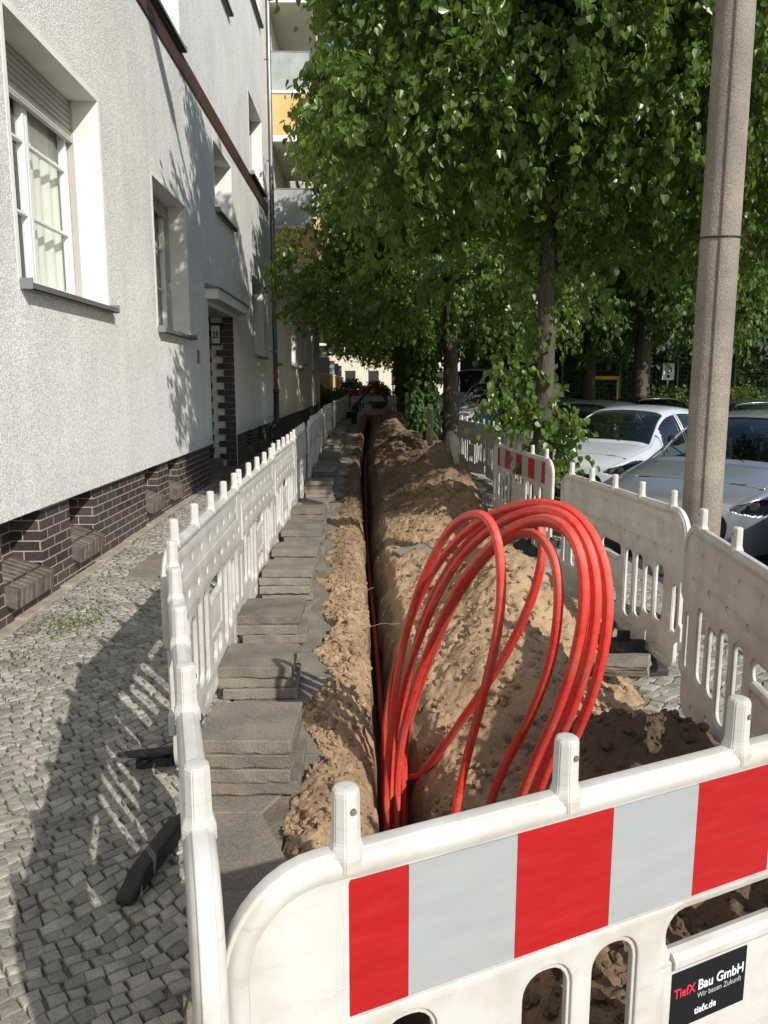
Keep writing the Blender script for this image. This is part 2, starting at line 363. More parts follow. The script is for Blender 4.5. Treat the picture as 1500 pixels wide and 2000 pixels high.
# ------------------------------------------------------------------ small mosaic setts
def setts(name, x0, x1, y0, y1, cell, seed, keep=None, ang=38):
    r = np.random.default_rng(seed); a = R(ang); ca, sa = math.cos(a), math.sin(a)
    cx, cy = (x0 + x1) / 2, (y0 + y1) / 2; rad = math.hypot(x1 - x0, y1 - y0) / 2
    n = int(rad * 2 / cell) + 3
    wd = r.uniform(.82, 1.18, (n, n)) * cell; U0 = np.cumsum(wd, 0) + r.uniform(0, cell, (1, n)) - rad - cell; U1 = U0 + wd
    J = np.arange(n)[None] * np.ones((n, 1))
    def vv(u, j): return j * cell * .98 - rad + .06 * np.sin(u * 3.1 + .4) + .022 * np.sin(u * 9 + j * .35) + .006 * np.sin(u * 31 + j)
    quad = [(U0, vv(U0, J)), (U1, vv(U1, J)), (U1, vv(U1, J + 1)), (U0, vv(U0, J + 1))]
    q = np.stack([np.stack([cx + ca * u - sa * v, cy + sa * u + ca * v], -1) for u, v in quad], 2).reshape(-1, 4, 2)
    q = q + r.normal(0, cell * .03, q.shape)
    c = q.mean(1)
    ok = (c[:, 0] > x0) & (c[:, 0] < x1) & (c[:, 1] > y0) & (c[:, 1] < y1)
    if keep is not None: ok &= keep(c[:, 0], c[:, 1])
    q = q[ok]; c = c[ok]; k = len(q)
    ins = r.uniform(.91, .97, (k, 1, 1)); e = c[:, None] + (q - c[:, None]) * ins
    e = e + r.normal(0, cell * .035, e.shape)
    top = c[:, None] + (e - c[:, None]) * .88
    base = g(c[:, 0], c[:, 1])
    h = r.normal(0, .0012, k); tx = r.normal(0, .022, k); ty = r.normal(0, .022, k)
    def z(pp, off): return base[:, None] + h[:, None] + off + (pp[..., 0] - c[:, None, 0]) * tx[:, None] + (pp[..., 1] - c[:, None, 1]) * ty[:, None]
    T = np.concatenate([top, z(top, 0)[..., None]], -1)
    M_ = np.concatenate([e, z(e, -.006)[..., None]], -1)
    Bt = np.concatenate([e, z(e, -.03)[..., None]], -1)
    # a slightly domed centre
    Ct = np.concatenate([c, (base + h + .0025)[:, None]], -1)[:, None]
    Vv = np.concatenate([T, M_, Bt, Ct], 1).reshape(-1, 3)
    o = (np.arange(k) * 13)[:, None]
    fs = []
    for i in range(4):
        j = (i + 1) % 4
        fs.append(np.concatenate([o + i, o + 4 + i, o + 4 + j, o + j], 1)); fs.append(np.concatenate([o + 4 + i, o + 8 + i, o + 8 + j, o + 4 + j], 1))
    Fq = np.concatenate(fs)
    # dome as two quads sharing the centre
    Fd = np.concatenate([np.concatenate([o + 0, o + 1, o + 2, o + 12], 1), np.concatenate([o + 0, o + 12, o + 2, o + 3], 1)])
    F = np.concatenate([Fq, Fd])[:, ::-1]
    return tag(np_mesh(name, Vv, F, MT['sett']), kind='structure')
sedge = lambda y: np.interp(y, [0, 2.1, 3.0], [-.46, -.50, -.72])
setts('cobblestone_pavement', -2.36, -.44, .6, 20, .051, 1,
      keep=lambda x, y: ~((x > -2.06) & (x < -1.55) & (y > 6.25) & (y < 7.2)) & (x < sedge(y)) & ~((x < -2.25) & (y > 11.9) & (y < 14.1)))
setts('kerbside_cobbles', 1.32, 2.42, 1.0, 16, .075, 2, keep=lambda x, y: (x > 1.45 + .12 * np.sin(y * 1.7)) | (y < 3.2), ang=50)
# concrete edging strip at the foot of the wall
b = MB()
for i in range(30):
    y = -2 + i * .8; b.box(-2.46, -2.37 + random.uniform(-.004, .004), y, y + .79, -.15, gf(-2.4, y + .4) + .012)
tag(b.build('wall_edging_strip', mat('edging', (.34, .29, .24), .9, .25, 8, .6, 50), bevel=.006), kind='structure')
b = MB(); T = Matrix.Translation((-1.82, 6.72, gf(-1.8, 6.7))) @ Matrix.Rotation(R(4), 4, 'Z') @ Matrix.Rotation(R(2.2), 4, 'Y')
b.box(-.24, .24, -.46, .46, -.03, .006, T=T)
tag(b.build('manhole_cover', MT['slab'], bevel=.004), 'flat grey concrete cover set flush in the cobbles beside the left barriers', 'cover')

# ------------------------------------------------------------------ trench sand: one height field
def xl(y): return np.interp(y, [.4, 2.7, 3.3, 4.9, 6.95, 9.9, 16.7, 25, 40], [.05, .02, .01, -.02, -.05, -.11, -.24, -.23, -.1])
def xr(y): return np.interp(y, [.4, 1.6, 2.3, 2.65, 2.9, 3.6, 4.7, 5.6, 7.6, 12.4, 19.4, 40], [.30, .36, .50, .44, .28, .22, .175, .135, .09, .05, .0, .15])
def zig(y):
    t = np.mod(np.asarray(y) - 3.22 + .46, .92) / .92
    return -.39 - .13 * smoothstep((np.asarray(y) - 4.9) / 1.6) + .16 * (1 - np.abs(2 * t - 1))
def sand_h(X, Y):
    n1 = fbm(X * 2.2, Y * 2.2, 5, 11); n2 = fbm(X * 9, Y * 9, 4, 21); n3 = fbm(X * 34, Y * 34, 3, 31)
    cl = np.clip(.6 - worley(X * 11 + n2, Y * 11 + n1, 5), 0, 1) * 1.0 + .8 * np.clip(.55 - worley(X * 27 + n2, Y * 27, 9), 0, 1) + .4 * np.clip(.5 - worley(X * 55, Y * 55 + n2, 19), 0, 1)
    wob = .022 * fbm(Y * 3.1, X * 0 + 2, 4, 41) + .012 * n2
    L_ = xl(Y) + wob; R_ = xr(Y) + wob * 1.2 + .02 * n2
    # left shoulder
    zl = -.035 + .035 * n1 + .02 * n2 + .05 * np.exp(-((X + .17) / .12) ** 2) * (.6 + .8 * vnoise(Y * 1.7, Y * 0, 3)) + .020 * cl * smoothstep((n2 + .15) * 2.2) + .03 * (vnoise(X * 2.5, Y * 2.5, 91) > .55) * cl
    zl = zl + .05 * smoothstep((Y - 5) / 2) * np.exp(-((X + .26) / .14) ** 2)
    zl = np.where(X < zig(Y) + .02, np.minimum(zl, -.045), zl)
    zl -= .09 * smoothstep((X - L_ + .07) / .07)
    # right heap
    def bump(x0, y0, sx, sy, h, rot=0):
        dx = X - x0; dy = Y - y0; c, s = math.cos(rot), math.sin(rot)
        u = (c * dx + s * dy) / sx; v = (-s * dx + c * dy) / sy
        return h * np.exp(-(u * u + v * v) ** 1.25)
    hp = np.zeros_like(X)
    for a in [(.95, 5.2, .44, .85, .42, .1), (.74, 4.1, .38, .8, .30, 0), (1.16, 2.95, .42, .42, .34, .3), (.75, 2.35, .32, .5, .16, 0),
              (.62, 1.3, .30, .5, .22, 0), (1.25, 1.9, .3, .5, .2, 0), (.45, 6.9, .25, .6, .08, 0), (1.2, 7.4, .4, .5, .14, 0),
              (.75, 8.9, .45, .6, .13, .2), (1.05, 10.6, .62, 1.3, .56, .1), (.75, 12.4, .52, 1.1, .40, 0), (1.25, 13.4, .5, .9, .58, 0),
              (.6, 15.2, .45, .9, .34, 0), (1.2, 16.2, .5, 1.0, .36, 0), (.75, 18.6, .55, 1.3, .46, 0), (1.1, 21.5, .5, 1.3, .42, 0), (.7, 24.5, .5, 1.5, .55, 0),
              (1.0, 28, .55, 1.6, .62, 0), (.8, 32, .5, 1.6, .5, 0), (1.1, 36, .5, 1.6, .4, 0)]:
        hp = np.maximum(hp, bump(*a)) + .25 * np.minimum(hp, bump(*a))
    damp_dark = .2 * smoothstep((Y - 5.6) / 1.5) + bump(1.12, 2.95, .5, .5, 1, .3) + bump(1.25, 1.7, .5, .8, 1) + smoothstep((Y - 8.6) / 2.5) * .42 + .5 * bump(.45, 1.4, .4, .8, 1)  # front mounds damp; farther along the sand is only set darker
    zr = -.05 + hp * (1 + .22 * n1) + .045 * n1 + .03 * n2 + .042 * cl * smoothstep((vnoise(X * 2.2, Y * 2.2, 8) - .25) * 3) - .05 * np.abs(n2) * smoothstep((vnoise(X * 3, Y * 3, 18) - .4) * 4)
    zr -= .13 * (1 - smoothstep((X - R_) / .12))
    zr = np.where(X > 1.35, zr * (1 - smoothstep((X - 1.35) / .3)) + (-.02 - .04 * X - .05) * smoothstep((X - 1.35) / .3), zr)
    # trench
    dpt = -.62 + .04 * n1 + .03 * n2 + .03 * cl
    tl = smoothstep((X - L_) / (.035 + .02 * np.abs(n2))); tr = smoothstep((R_ - X) / (.06 + .06 * np.abs(n1)))
    z = np.where(X < (L_ + R_) / 2, zl * (1 - tl) + dpt * tl, zr * (1 - tr) + dpt * tr)
    z = z + .013 * n3
    d = np.clip(damp_dark, 0, 1) + .9 * smoothstep((-.10 - z) / .1) * .55  # also darker with depth inside the trench
    # grey asphalt crust and topsoil layer on the left shoulder
    return z, np.clip(d, 0, 1), n1
def sand():
    xs = np.concatenate([np.linspace(-.64, -.3, 20, endpoint=False), np.linspace(-.3, .40, 78, endpoint=False), np.linspace(.40, 1.7, 92)])
    ys = [.5]
    while ys[-1] < 43.5: ys.append(ys[-1] + max(.0135, .0042 * ys[-1] - .004))
    ys = np.array(ys); X, Y = np.meshgrid(xs, ys); Z, D, n1 = sand_h(X, Y)
    # small sideways crumble on steep faces
    X2 = X + .016 * fbm(Y * 11, Z * 14, 3, 51) * (np.abs(np.gradient(Z, axis=1)) > .015); Y2 = Y + .012 * fbm(X * 12, Z * 14, 3, 61)
    nx = len(xs); ny = len(ys); V = np.stack([X2, Y2, Z], -1).reshape(-1, 3)
    i = np.arange((ny - 1) * nx).reshape(ny - 1, nx)[:, :-1].ravel(); F = np.stack([i, i + 1, i + nx + 1, i + nx], -1)
    o = np_mesh('excavated_sand', V, F, None, smooth=True)
    at = o.data.attributes.new('damp_dark', 'FLOAT', 'POINT'); at.data.foreach_set('value', D.astype(np.float32).ravel())
    m = bpy.data.materials.new('sand'); m.use_nodes = True; nt = m.node_tree; N = nt.nodes; L = nt.links; bs = N['Principled BSDF']; bs.inputs['Roughness'].default_value = .95
    a = N.new('ShaderNodeAttribute'); a.attribute_name = 'damp_dark'
    tc = N.new('ShaderNodeTexCoord'); n = N.new('ShaderNodeTexNoise'); n.inputs['Scale'].default_value = 7; n.inputs['Detail'].default_value = 8; n.inputs['Roughness'].default_value = .65; L.new(tc.outputs['Object'], n.inputs['Vector'])
    n2 = N.new('ShaderNodeTexNoise'); n2.inputs['Scale'].default_value = 160; n2.inputs['Detail'].default_value = 3; L.new(tc.outputs['Object'], n2.inputs['Vector'])
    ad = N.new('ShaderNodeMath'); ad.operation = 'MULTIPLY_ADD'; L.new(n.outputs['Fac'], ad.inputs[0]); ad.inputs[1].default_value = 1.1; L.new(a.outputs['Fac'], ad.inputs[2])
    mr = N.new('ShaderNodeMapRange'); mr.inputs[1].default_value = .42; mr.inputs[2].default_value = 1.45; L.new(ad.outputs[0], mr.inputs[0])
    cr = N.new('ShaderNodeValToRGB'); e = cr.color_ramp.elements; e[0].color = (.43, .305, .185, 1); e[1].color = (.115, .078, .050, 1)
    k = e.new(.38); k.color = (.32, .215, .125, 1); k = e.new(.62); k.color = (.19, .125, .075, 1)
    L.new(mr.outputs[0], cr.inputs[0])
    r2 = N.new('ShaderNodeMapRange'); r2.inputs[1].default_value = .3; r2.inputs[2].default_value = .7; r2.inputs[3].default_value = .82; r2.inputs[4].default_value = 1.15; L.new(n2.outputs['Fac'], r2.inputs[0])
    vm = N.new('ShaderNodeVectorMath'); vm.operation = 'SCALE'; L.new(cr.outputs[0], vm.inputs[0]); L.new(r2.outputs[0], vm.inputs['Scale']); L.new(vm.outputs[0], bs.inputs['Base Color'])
    n3 = N.new('ShaderNodeTexNoise'); n3.inputs['Scale'].default_value = 55; n3.inputs['Detail'].default_value = 6; n3.inputs['Roughness'].default_value = .7; L.new(tc.outputs['Object'], n3.inputs['Vector'])
    bp = N.new('ShaderNodeBump'); bp.inputs['Strength'].default_value = .9; bp.inputs['Distance'].default_value = .012; L.new(n3.outputs['Fac'], bp.inputs['Height']); L.new(bp.outputs[0], bs.inputs['Normal'])
    o.data.materials.append(m); MT['sand'] = m
    tag(o, kind='structure')
    # loose clods
    ico = bmesh.new(); bmesh.ops.create_icosphere(ico, subdivisions=2, radius=1); iv = np.array([v.co[:] for v in ico.verts]); ifc = np.array([[v.index for v in f.verts] for f in ico.faces]); ico.free()
    nC = 15000; r = np.random.default_rng(4)
    side = r.random(nC) < .42
    cy = .8 + 11 * r.random(nC) ** 1.7
    cx = np.where(side, r.uniform(-.34, .0, nC), r.uniform(.25, 1.45, nC))
    cz, dd, _ = sand_h(cx, cy)
    ok = cz > -.18; cx, cy, cz, dd = cx[ok], cy[ok], cz[ok], dd[ok]; nC = len(cx)
    sz = .003 + .021 * r.random(nC) ** 5.5
    V = iv[None] * (1 + .35 * r.normal(0, 1, (nC, len(iv), 1)) * .6) * sz[:, None, None] * r.uniform(.7, 1.2, (nC, 1, 3)) + np.stack([cx, cy, cz + sz * .3], -1)[:, None]
    F = ifc[None] + (np.arange(nC) * len(iv))[:, None, None]
    oc = np_mesh('sand_clods', V.reshape(-1, 3), F.reshape(-1, 3), None, smooth=False)
    at = oc.data.attributes.new('damp_dark', 'FLOAT', 'POINT'); at.data.foreach_set('value', np.repeat(dd * .8 + .25, len(iv)).astype(np.float32)); oc.data.materials.append(m)
    tag(oc, 'loose crumbs of sand scattered over the heaps', 'sand', kind='stuff')
sand()

# pavement of laid slabs with a zigzag edge towards the trench
def slab_pavement():
    ys = [.3]; k = 3.22 - .46 * 7
    pts = []
    y = k
    while y < 44:
        pts.append((float(zig(y)) + random.uniform(-.045, .03), y)); y += .46
    b = MB(); poly = [(-.74, pts[0][1])] + pts + [(-.74, pts[-1][1])]
    # split into strips so each piece stays planar
    for i in range(len(pts) - 1):
        (xa, ya), (xb, yb) = pts[i], pts[i + 1]
        b.prism([(float(sedge(ya)) + .006, ya + .002), (xa, ya + .002), (xb, yb - .002), (float(sedge(yb)) + .006, yb - .002)], -.07, -.004 + random.uniform(-.003, .003))
    o = b.build('slab_pavement', MT['slab'], bevel=.004); tag(o, kind='structure')
slab_pavement()

# ------------------------------------------------------------------ stacks of lifted slabs
ORD = ['nearest', 'second', 'third', 'fourth', 'fifth', 'sixth', 'seventh', 'eighth', 'ninth', 'tenth', 'eleventh', 'twelfth', 'thirteenth', 'fourteenth', 'fifteenth', 'sixteenth', 'seventeenth', 'eighteenth', 'nineteenth', 'twentieth', 'twenty-first', 'twenty-second', 'twenty-third', 'twenty-fourth']
def rough_slab(seed, w, d, t):
    r = random.Random(seed); bm = bmesh.new(); per = []; n = 11
    for i in range(4):
        for k in range(n):
            u = -.5 + k / n
            per.append([(u, -.5), (.5, u), (-u, .5), (-.5, -u)][i])
    rings = []
    for z, ins, jit, jz in ((t / 2, .004, .0007, .0003), (t / 2 - .004, 0, .0009, .0004), (0, .0003, .0008, .0005), (-t / 2 + .008, .0006, .0014, .0012), (-t / 2, .004, .0035, .0012)):
        ring = []
        for a, c in per:
            L_ = 1 - 2 * ins / w; ring.append(bm.verts.new((a * w * L_ + r.uniform(-jit, jit), c * d * L_ + r.uniform(-jit, jit), z + r.uniform(-jz, jz))))
        rings.append(ring)
    m_ = len(per)
    for a, c in zip(rings, rings[1:]):
        for i in range(m_): bm.faces.new((a[i], c[i], c[(i + 1) % m_], a[(i + 1) % m_]))
    bm.faces.new(rings[0]); bm.faces.new(rings[-1][::-1])
    me = bpy.data.meshes.new('slab'); bm.to_mesh(me); bm.free(); me.materials.append(MT['slab']); return me
SLABS = [rough_slab(i, .385, .385, .056) for i in range(5)]
stacks = [(-.50, 3.06, 4, 0), (-.60, 4.02, 3, 0), (-.615, 4.74, 4, 0), (-.62, 5.9, 4, 0), (-.64, 6.6, 4, 0), (-.66, 7.5, 4, 0), (-.71, 8.1, 3, 0), (-.70, 8.78, 4, 0), (-.71, 9.7, 3, 0), (-.70, 10.9, 5, 0),
          (-.74, 12.5, 5, 0), (-.76, 13.9, 4, 0), (-.78, 15.4, 5, 0), (-.8, 17.2, 6, 0), (-.84, 19.2, 5, 0), (-.9, 21.6, 6, 0), (-.92, 24.5, 5, 0), (-.92, 27.5, 6, 0), (-.92, 31, 5, 0), (-.9, 35, 5, 0)]
LAY = {0: 'bottom', 1: 'second from the bottom', 2: 'third from the bottom', 3: 'fourth from the bottom', 4: 'fifth from the bottom'}
for si, (sx, sy, n, _) in enumerate(stacks):
    for k in range(n):
        o = bpy.data.objects.new('flagstone', random.choice(SLABS)); COL.objects.link(o)
        top = k == n - 1
        jx = 0 if top else random.uniform(-.025, .03); jy = 0 if top else random.uniform(-.03, .02)
        o.location = (sx + jx, sy + jy, .030 + .0595 * k); o.rotation_euler = (R(random.uniform(-.6, .6)), R(random.uniform(-.6, .6)), R(random.uniform(-2.5, 2.5) + random.choice([0, 90, 180])))
        pos = 'topmost' if top else LAY.get(k, 'sixth from the bottom')
        tag(o, 'grey concrete paving slab, %s in the %s stack along the left barriers' % (pos, ORD[si]), 'paving slab', 'lifted paving slabs stacked beside the trench')

# ------------------------------------------------------------------ barrier panels
def curve_plate(outer, holes, thick, bev, T=None):
    cu = bpy.data.curves.new('tmp', 'CURVE'); cu.dimensions = '2D'; cu.fill_mode = 'BOTH'
    cu.extrude = max(thick / 2 - bev, .0005); cu.bevel_depth = bev; cu.bevel_resolution = 2; cu.offset = -bev
    for loop in [outer] + holes:
        s = cu.splines.new('POLY'); s.points.add(len(loop) - 1); s.use_cyclic_u = True
        for p, (x, y) in zip(s.points, loop): p.co = (x, y, 0, 1)
    ob = bpy.data.objects.new('tmp', cu); COL.objects.link(ob)
    dg = bpy.context.evaluated_depsgraph_get(); me = bpy.data.meshes.new_from_object(ob.evaluated_get(dg))
    me.transform(Matrix.Rotation(R(90), 4, 'X'))
    if T is not None: me.transform(T)
    bpy.data.objects.remove(ob); bpy.data.curves.remove(cu); return me
def rrect(x0, x1, z0, z1, r, n=5):
    r = min(r, (x1 - x0) / 2 - .0005, (z1 - z0) / 2 - .0005); pts = []
    for cx, cz, a0 in ((x1 - r, z0 + r, -90), (x1 - r, z1 - r, 0), (x0 + r, z1 - r, 90), (x0 + r, z0 + r, 180)):
        for i in range(n + 1):
            a = R(a0 + 90 * i / n); pts.append((cx + r * math.cos(a), cz + r * math.sin(a)))
    return pts
def circle(cx, cz, r, n=14, sx=1): return [(cx + sx * r * math.cos(2 * math.pi * i / n), cz + r * math.sin(2 * math.pi * i / n)) for i in range(n)]
def arc(cx, cz, r, a0, a1, n=8): return [(cx + r * math.cos(R(a0 + (a1 - a0) * i / n)), cz + r * math.sin(R(a0 + (a1 - a0) * i / n))) for i in range(n + 1)]
def join_meshes(name, meshes):
    bm = bmesh.new()
    for me in meshes: bm.from_mesh(me); bpy.data.meshes.remove(me)
    out = bpy.data.meshes.new(name); bm.to_mesh(out); bm.free(); return out
SLOTS = [(.25, .345, .30, .71), (.39, .485, .30, .60), (.52, .615, .24, .70), (.67, .765, .20, .705)]
SLOTS += [(2 - b_, 2 - a_, c_, d_) for a_, b_, c_, d_ in SLOTS]
def outline(notch=True):
    # along the bottom, up the right end, round the top, down the left end
    p = [(.10, .07)]
    for xn in (.42, 1.55):
        p += [(xn, .07), (xn, .20), (xn + .012, .215), (xn + .024, .20), (xn + .024, .07)] if notch else []
    p += arc(1.84, .15, .08, -90, 0, 5) + [(1.92, .24), (1.985, .26), (1.985, .34), (1.955, .36), (1.955, .60), (1.995, .62)]
    p += arc(1.995 - .15, .85, .15, 0, 90, 9) + arc(.155, .85, .15, 90, 180, 9) + [(.005, .62), (.045, .60), (.045, .36), (.012, .34), (.012, .26), (.07, .24)]
    p += arc(.15, .15, .08, 180, 250, 4); return p
def panel_mesh(style):
    dt = style == 'dots'; SL = [(a, b_, c, min(d, .64) if dt else d) for a, b_, c, d in SLOTS]; hz = (.555, .645) if dt else (.632, .722)
    holes_c = [rrect(a, b_, c, d, .04) for a, b_, c, d in SL]
    holes_c += [rrect(.845, 1.155, *hz, .044), rrect(.885, .975, .225, .33, .035), rrect(1.025, 1.115, .225, .33, .035), rrect(1.875, 1.925, .29, .56, .018), rrect(.085, .12, .29, .56, .014)]
    core = curve_plate(outline(), holes_c, .012, .002)
    holes_o = [rrect(a - .008, b_ + .008, c - .008, d + .008, .046) for a, b_, c, d in SL]
    holes_o += [rrect(.832, 1.168, hz[0] - .012, hz[1] + .012, .052), rrect(.845, 1.155, .372, hz[0] - .028, .012), rrect(.877, .983, .217, .338, .04), rrect(1.017, 1.123, .217, .338, .04), rrect(1.868, 1.932, .283, .567, .022), rrect(.078, .127, .283, .567, .018)]
    holes_o += [rrect(.20, 1.80, .81 if dt else .738, .95 if dt else .955, .008)]
    if style == 'dots':
        holes_o += [rrect(x, x + .11, .11, .165, .025) for x in (.22, .60, 1.29, 1.66)]
        holes_o += [circle(.165 + .209 * i, .735, .021) for i in range(9)]
        field = curve_plate(rrect(.195, 1.805, .805, .955, .008), [circle(.27 + .2086 * i, .875, .022) for i in range(8)], .018, .002)
        holes_dot = [circle(.15, .70, .02)]
    core.transform(Matrix.Translation((1, 0, .53)) @ Matrix.Diagonal((.9945, 1, .985, 1)) @ Matrix.Translation((-1, 0, -.53)))
    mets = [core, curve_plate(outline(), holes_o, .024, .0035)]
    if style == 'dots':
        mets.append(field)
    me = join_meshes('panel', mets)
    # thick hand rail along the top and round both shoulders
    b = MB(); rail = [(.03, 0, .64)] + [(x, 0, z) for x, z in arc(.155, .85, .127, 180, 90, 9)] + [(x, 0, z) for x, z in arc(1.845, .85, .127, 90, 0, 9)] + [(1.972, 0, .64)]
    b.tube(rail, .0225, 14, prof=[1, .99, 1, .97, .9, .97, 1, .97, .9, .97, 1, .99, 1, .93])
    b.tube([(.86, 0, hz[0] - .008), (1.14, 0, hz[0] - .008)], .020, 10)
    o = b.build('r', None); bm = bmesh.new(); bm.from_mesh(me); bm.from_mesh(o.data); bm.to_mesh(me); bm.free(); bpy.data.objects.remove(o)
    for p in me.polygons: p.use_smooth = False
    me.materials.clear(); me.materials.append(MT['plastic'])
    me.polygons.foreach_set('material_index', [0] * len(me.polygons))
    bm = bmesh.new(); bm.from_mesh(me); bmesh.ops.remove_doubles(bm, verts=bm.verts, dist=.0002); bmesh.ops.recalc_face_normals(bm, faces=bm.faces)
    for e in bm.edges: e.smooth = len(e.link_faces) == 2 and e.calc_face_angle(3.2) < R(32)
    for f in bm.faces: f.smooth = True
    bm.to_mesh(me); bm.free(); return me
PANEL = {k: panel_mesh(k) for k in ('dots', 'film')}
def stud_mesh():
    bm = bmesh.new(); prof = [(.027, -.014), (.027, .006), (.0210, .024), (.0200, .093), (.0182, .099), (.010, .101)]
    rings = []
    for r, z in prof:
        rings.append([bm.verts.new((r * math.cos(R(22.5 + 45 * i)) * 1.08, r * math.sin(R(22.5 + 45 * i)), z)) for i in range(8)])
    for a, c in zip(rings, rings[1:]):
        for i in range(8): bm.faces.new((a[i], a[(i + 1) % 8], c[(i + 1) % 8], c[i]))
    bm.faces.new(rings[-1])
    me = bpy.data.meshes.new('stud'); 
    bmesh.ops.bevel(bm, geom=[e for e in bm.edges], offset=.0018, segments=2, affect='EDGES', clamp_overlap=True)
    n = bm.verts.new((0, -.02, .072)); bm.verts.remove(n)
    # moulded peg hole on the face
    c = bmesh.ops.create_cone(bm, cap_ends=True, segments=10, radius1=.0048, radius2=.0048, depth=.003, matrix=Matrix.Translation((.004, -.0198, .072)) @ Matrix.Rotation(R(90), 4, 'X'))
    vs = set(c['verts'])
    for f in bm.faces:
        f.smooth = False
        if all(v in vs for v in f.verts): f.material_index = 1
    bm.to_mesh(me); bm.free(); me.materials.append(MT['plastic']); me.materials.append(MT['soil']); return me
STUD = stud_mesh()
def film_mesh():
    b = MB(); xs = [.2, .305] + [.305 + .1985 * i for i in range(1, 8)]; xs = xs[:8] + [1.695, 1.8]
    xs = [.2] + [.3 + .2 * i for i in range(8)] + [1.8]
    for s in (-1, 1):
        for i in range(len(xs) - 1):
            y = s * .0055; yy = s * .0095
            b.box(xs[i] + .0003, xs[i + 1] - .0003, min(y, yy), max(y, yy), .742, .951, mi=1 - (i % 2) if False else (1 if i % 2 == 0 else 0))
    return b
def make_panel(style):
    root = empty('construction_barrier')
    link_mesh('panel_body', PANEL[style], None, root)
    for i in range(5):
        s = link_mesh('stud', STUD, None, root); s.location = (.2 + .4 * i, 0, .987)
    if style == 'film':
        film_mesh().build('reflective_film', [MT['film_w'], MT['film_r']], root)
        for x in (.115, 1.82): b = MB(); b.box(x, x + .05, -.0145, -.0110, .09, .20); b.build('reflector', MT['film_r'], root)
    return root
PROTO = {}
def place_panel(style, p0, p1, zoff, label, group, first=True):
    """p0, p1: ground points under the first and last stud (1.6 m apart on the panel)"""
    if style not in PROTO: PROTO[style] = make_panel(style); o = PROTO[style]
    else: o = copy_tree(PROTO[style])
    dx, dy = p1[0] - p0[0], p1[1] - p0[1]; L_ = math.hypot(dx, dy); s = L_ / 1.6; ux, uy = dx / L_, dy / L_
    o.location = (p0[0] - ux * .2 * s, p0[1] - uy * .2 * s, zoff); o.rotation_euler = (0, 0, math.atan2(dy, dx)); o.scale = (s, 1, 1)
    tag(o, label, 'barrier', group); return o
front = place_panel('film', (-.034, .968), (1.31, 1.540), 0, 'red and grey striped barrier panel across the foreground with a black sticker', 'white plastic barrier panels')
place_panel('film', (1.555, 9.3), (1.712, 7.44), -.075, 'red and white striped barrier panel standing behind the red conduit coil', 'white plastic barrier panels')
corner = place_panel('dots', (-.249, 1.036), (-.688, 2.643), 0, 'white barrier panel seen end on, nearest at the left, shading the cobbles', 'white plastic barrier panels')
# left row
rowx = lambda y: float(np.interp(y, [3, 4.7, 5, 7, 9, 12, 22, 46], [-.781, -.825, -.858, -.895, -.905, -.955, -1.175, -1.18]))
y = 3.05; k = 0
while y < 42:
    wob = .05 * math.sin(k * 2.1) if k > 3 else 0
    ya, yb = y, y + 1.64 + (.12 if k else 0)
    place_panel('dots', (rowx(ya) + wob, ya), (rowx(yb) - wob * .4 + (.02 if k % 3 == 1 else 0), yb), random.uniform(-.012, .012),
                'white barrier panel, %s from the corner in the left row along the trench' % (['first'] + ORD[1:])[k], 'white plastic barrier panels')
    y = yb + .36 + (.03 if k % 2 else 0); k += 1
for i, (xa, n_) in enumerate(((-1.0, 'left'), (1.05, 'right'))):
    place_panel('dots', (xa + .1, 44.6), (xa + 1.75, 44.6 + .1 * i), 0, 'white barrier panel closing the far end behind the excavator, %s of two' % n_, 'white plastic barrier panels')
# right row
place_panel('dots', (1.547, 5.855), (1.709, 4.271), -.05, 'clean white barrier panel in front of the white car, right of the red coil', 'white plastic barrier panels')
place_panel('dots', (1.513, 3.432), (1.27, 1.60), -.02, 'white barrier panel running out of the right edge, beside the lamp post', 'white plastic barrier panels')
place_panel('dots', (1.887, 15.89), (2.09, 14.2), -.08, 'white barrier panel just right of the bare tree trunk, at the kerb', 'white plastic barrier panels')
place_panel('dots', (2.107, 13.7), (2.19, 12.03), -.08, 'white barrier panel at the kerb, half hidden behind the striped panel', 'white plastic barrier panels')
place_panel('dots', (2.20, 11.6), (2.18, 10.0), -.08, 'white barrier panel hidden in the leafy shoots beside the near tree trunk', 'white plastic barrier panels')
place_panel('dots', (1.95, 8.1), (1.72, 6.6), -.12, 'low dark-shaded white barrier panel behind the ivy at the near tree', 'white plastic barrier panels') if False else None
# two panels standing end on in the middle distance
place_panel('dots', (1.46, 29.2), (1.42, 30.7), .25, 'white barrier panel seen edge on, standing upright behind the farthest sand heap', 'white plastic barrier panels')
place_panel('dots', (1.40, 17.4), (1.425, 18.9), .08, 'white barrier panel seen edge on, just left of the bare tree trunk', 'white plastic barrier panels')
place_panel('dots', (.95, 38.2), (1.35, 39.8), .05, 'white barrier panel leaning beside the red excavator arm', 'white plastic barrier panels')

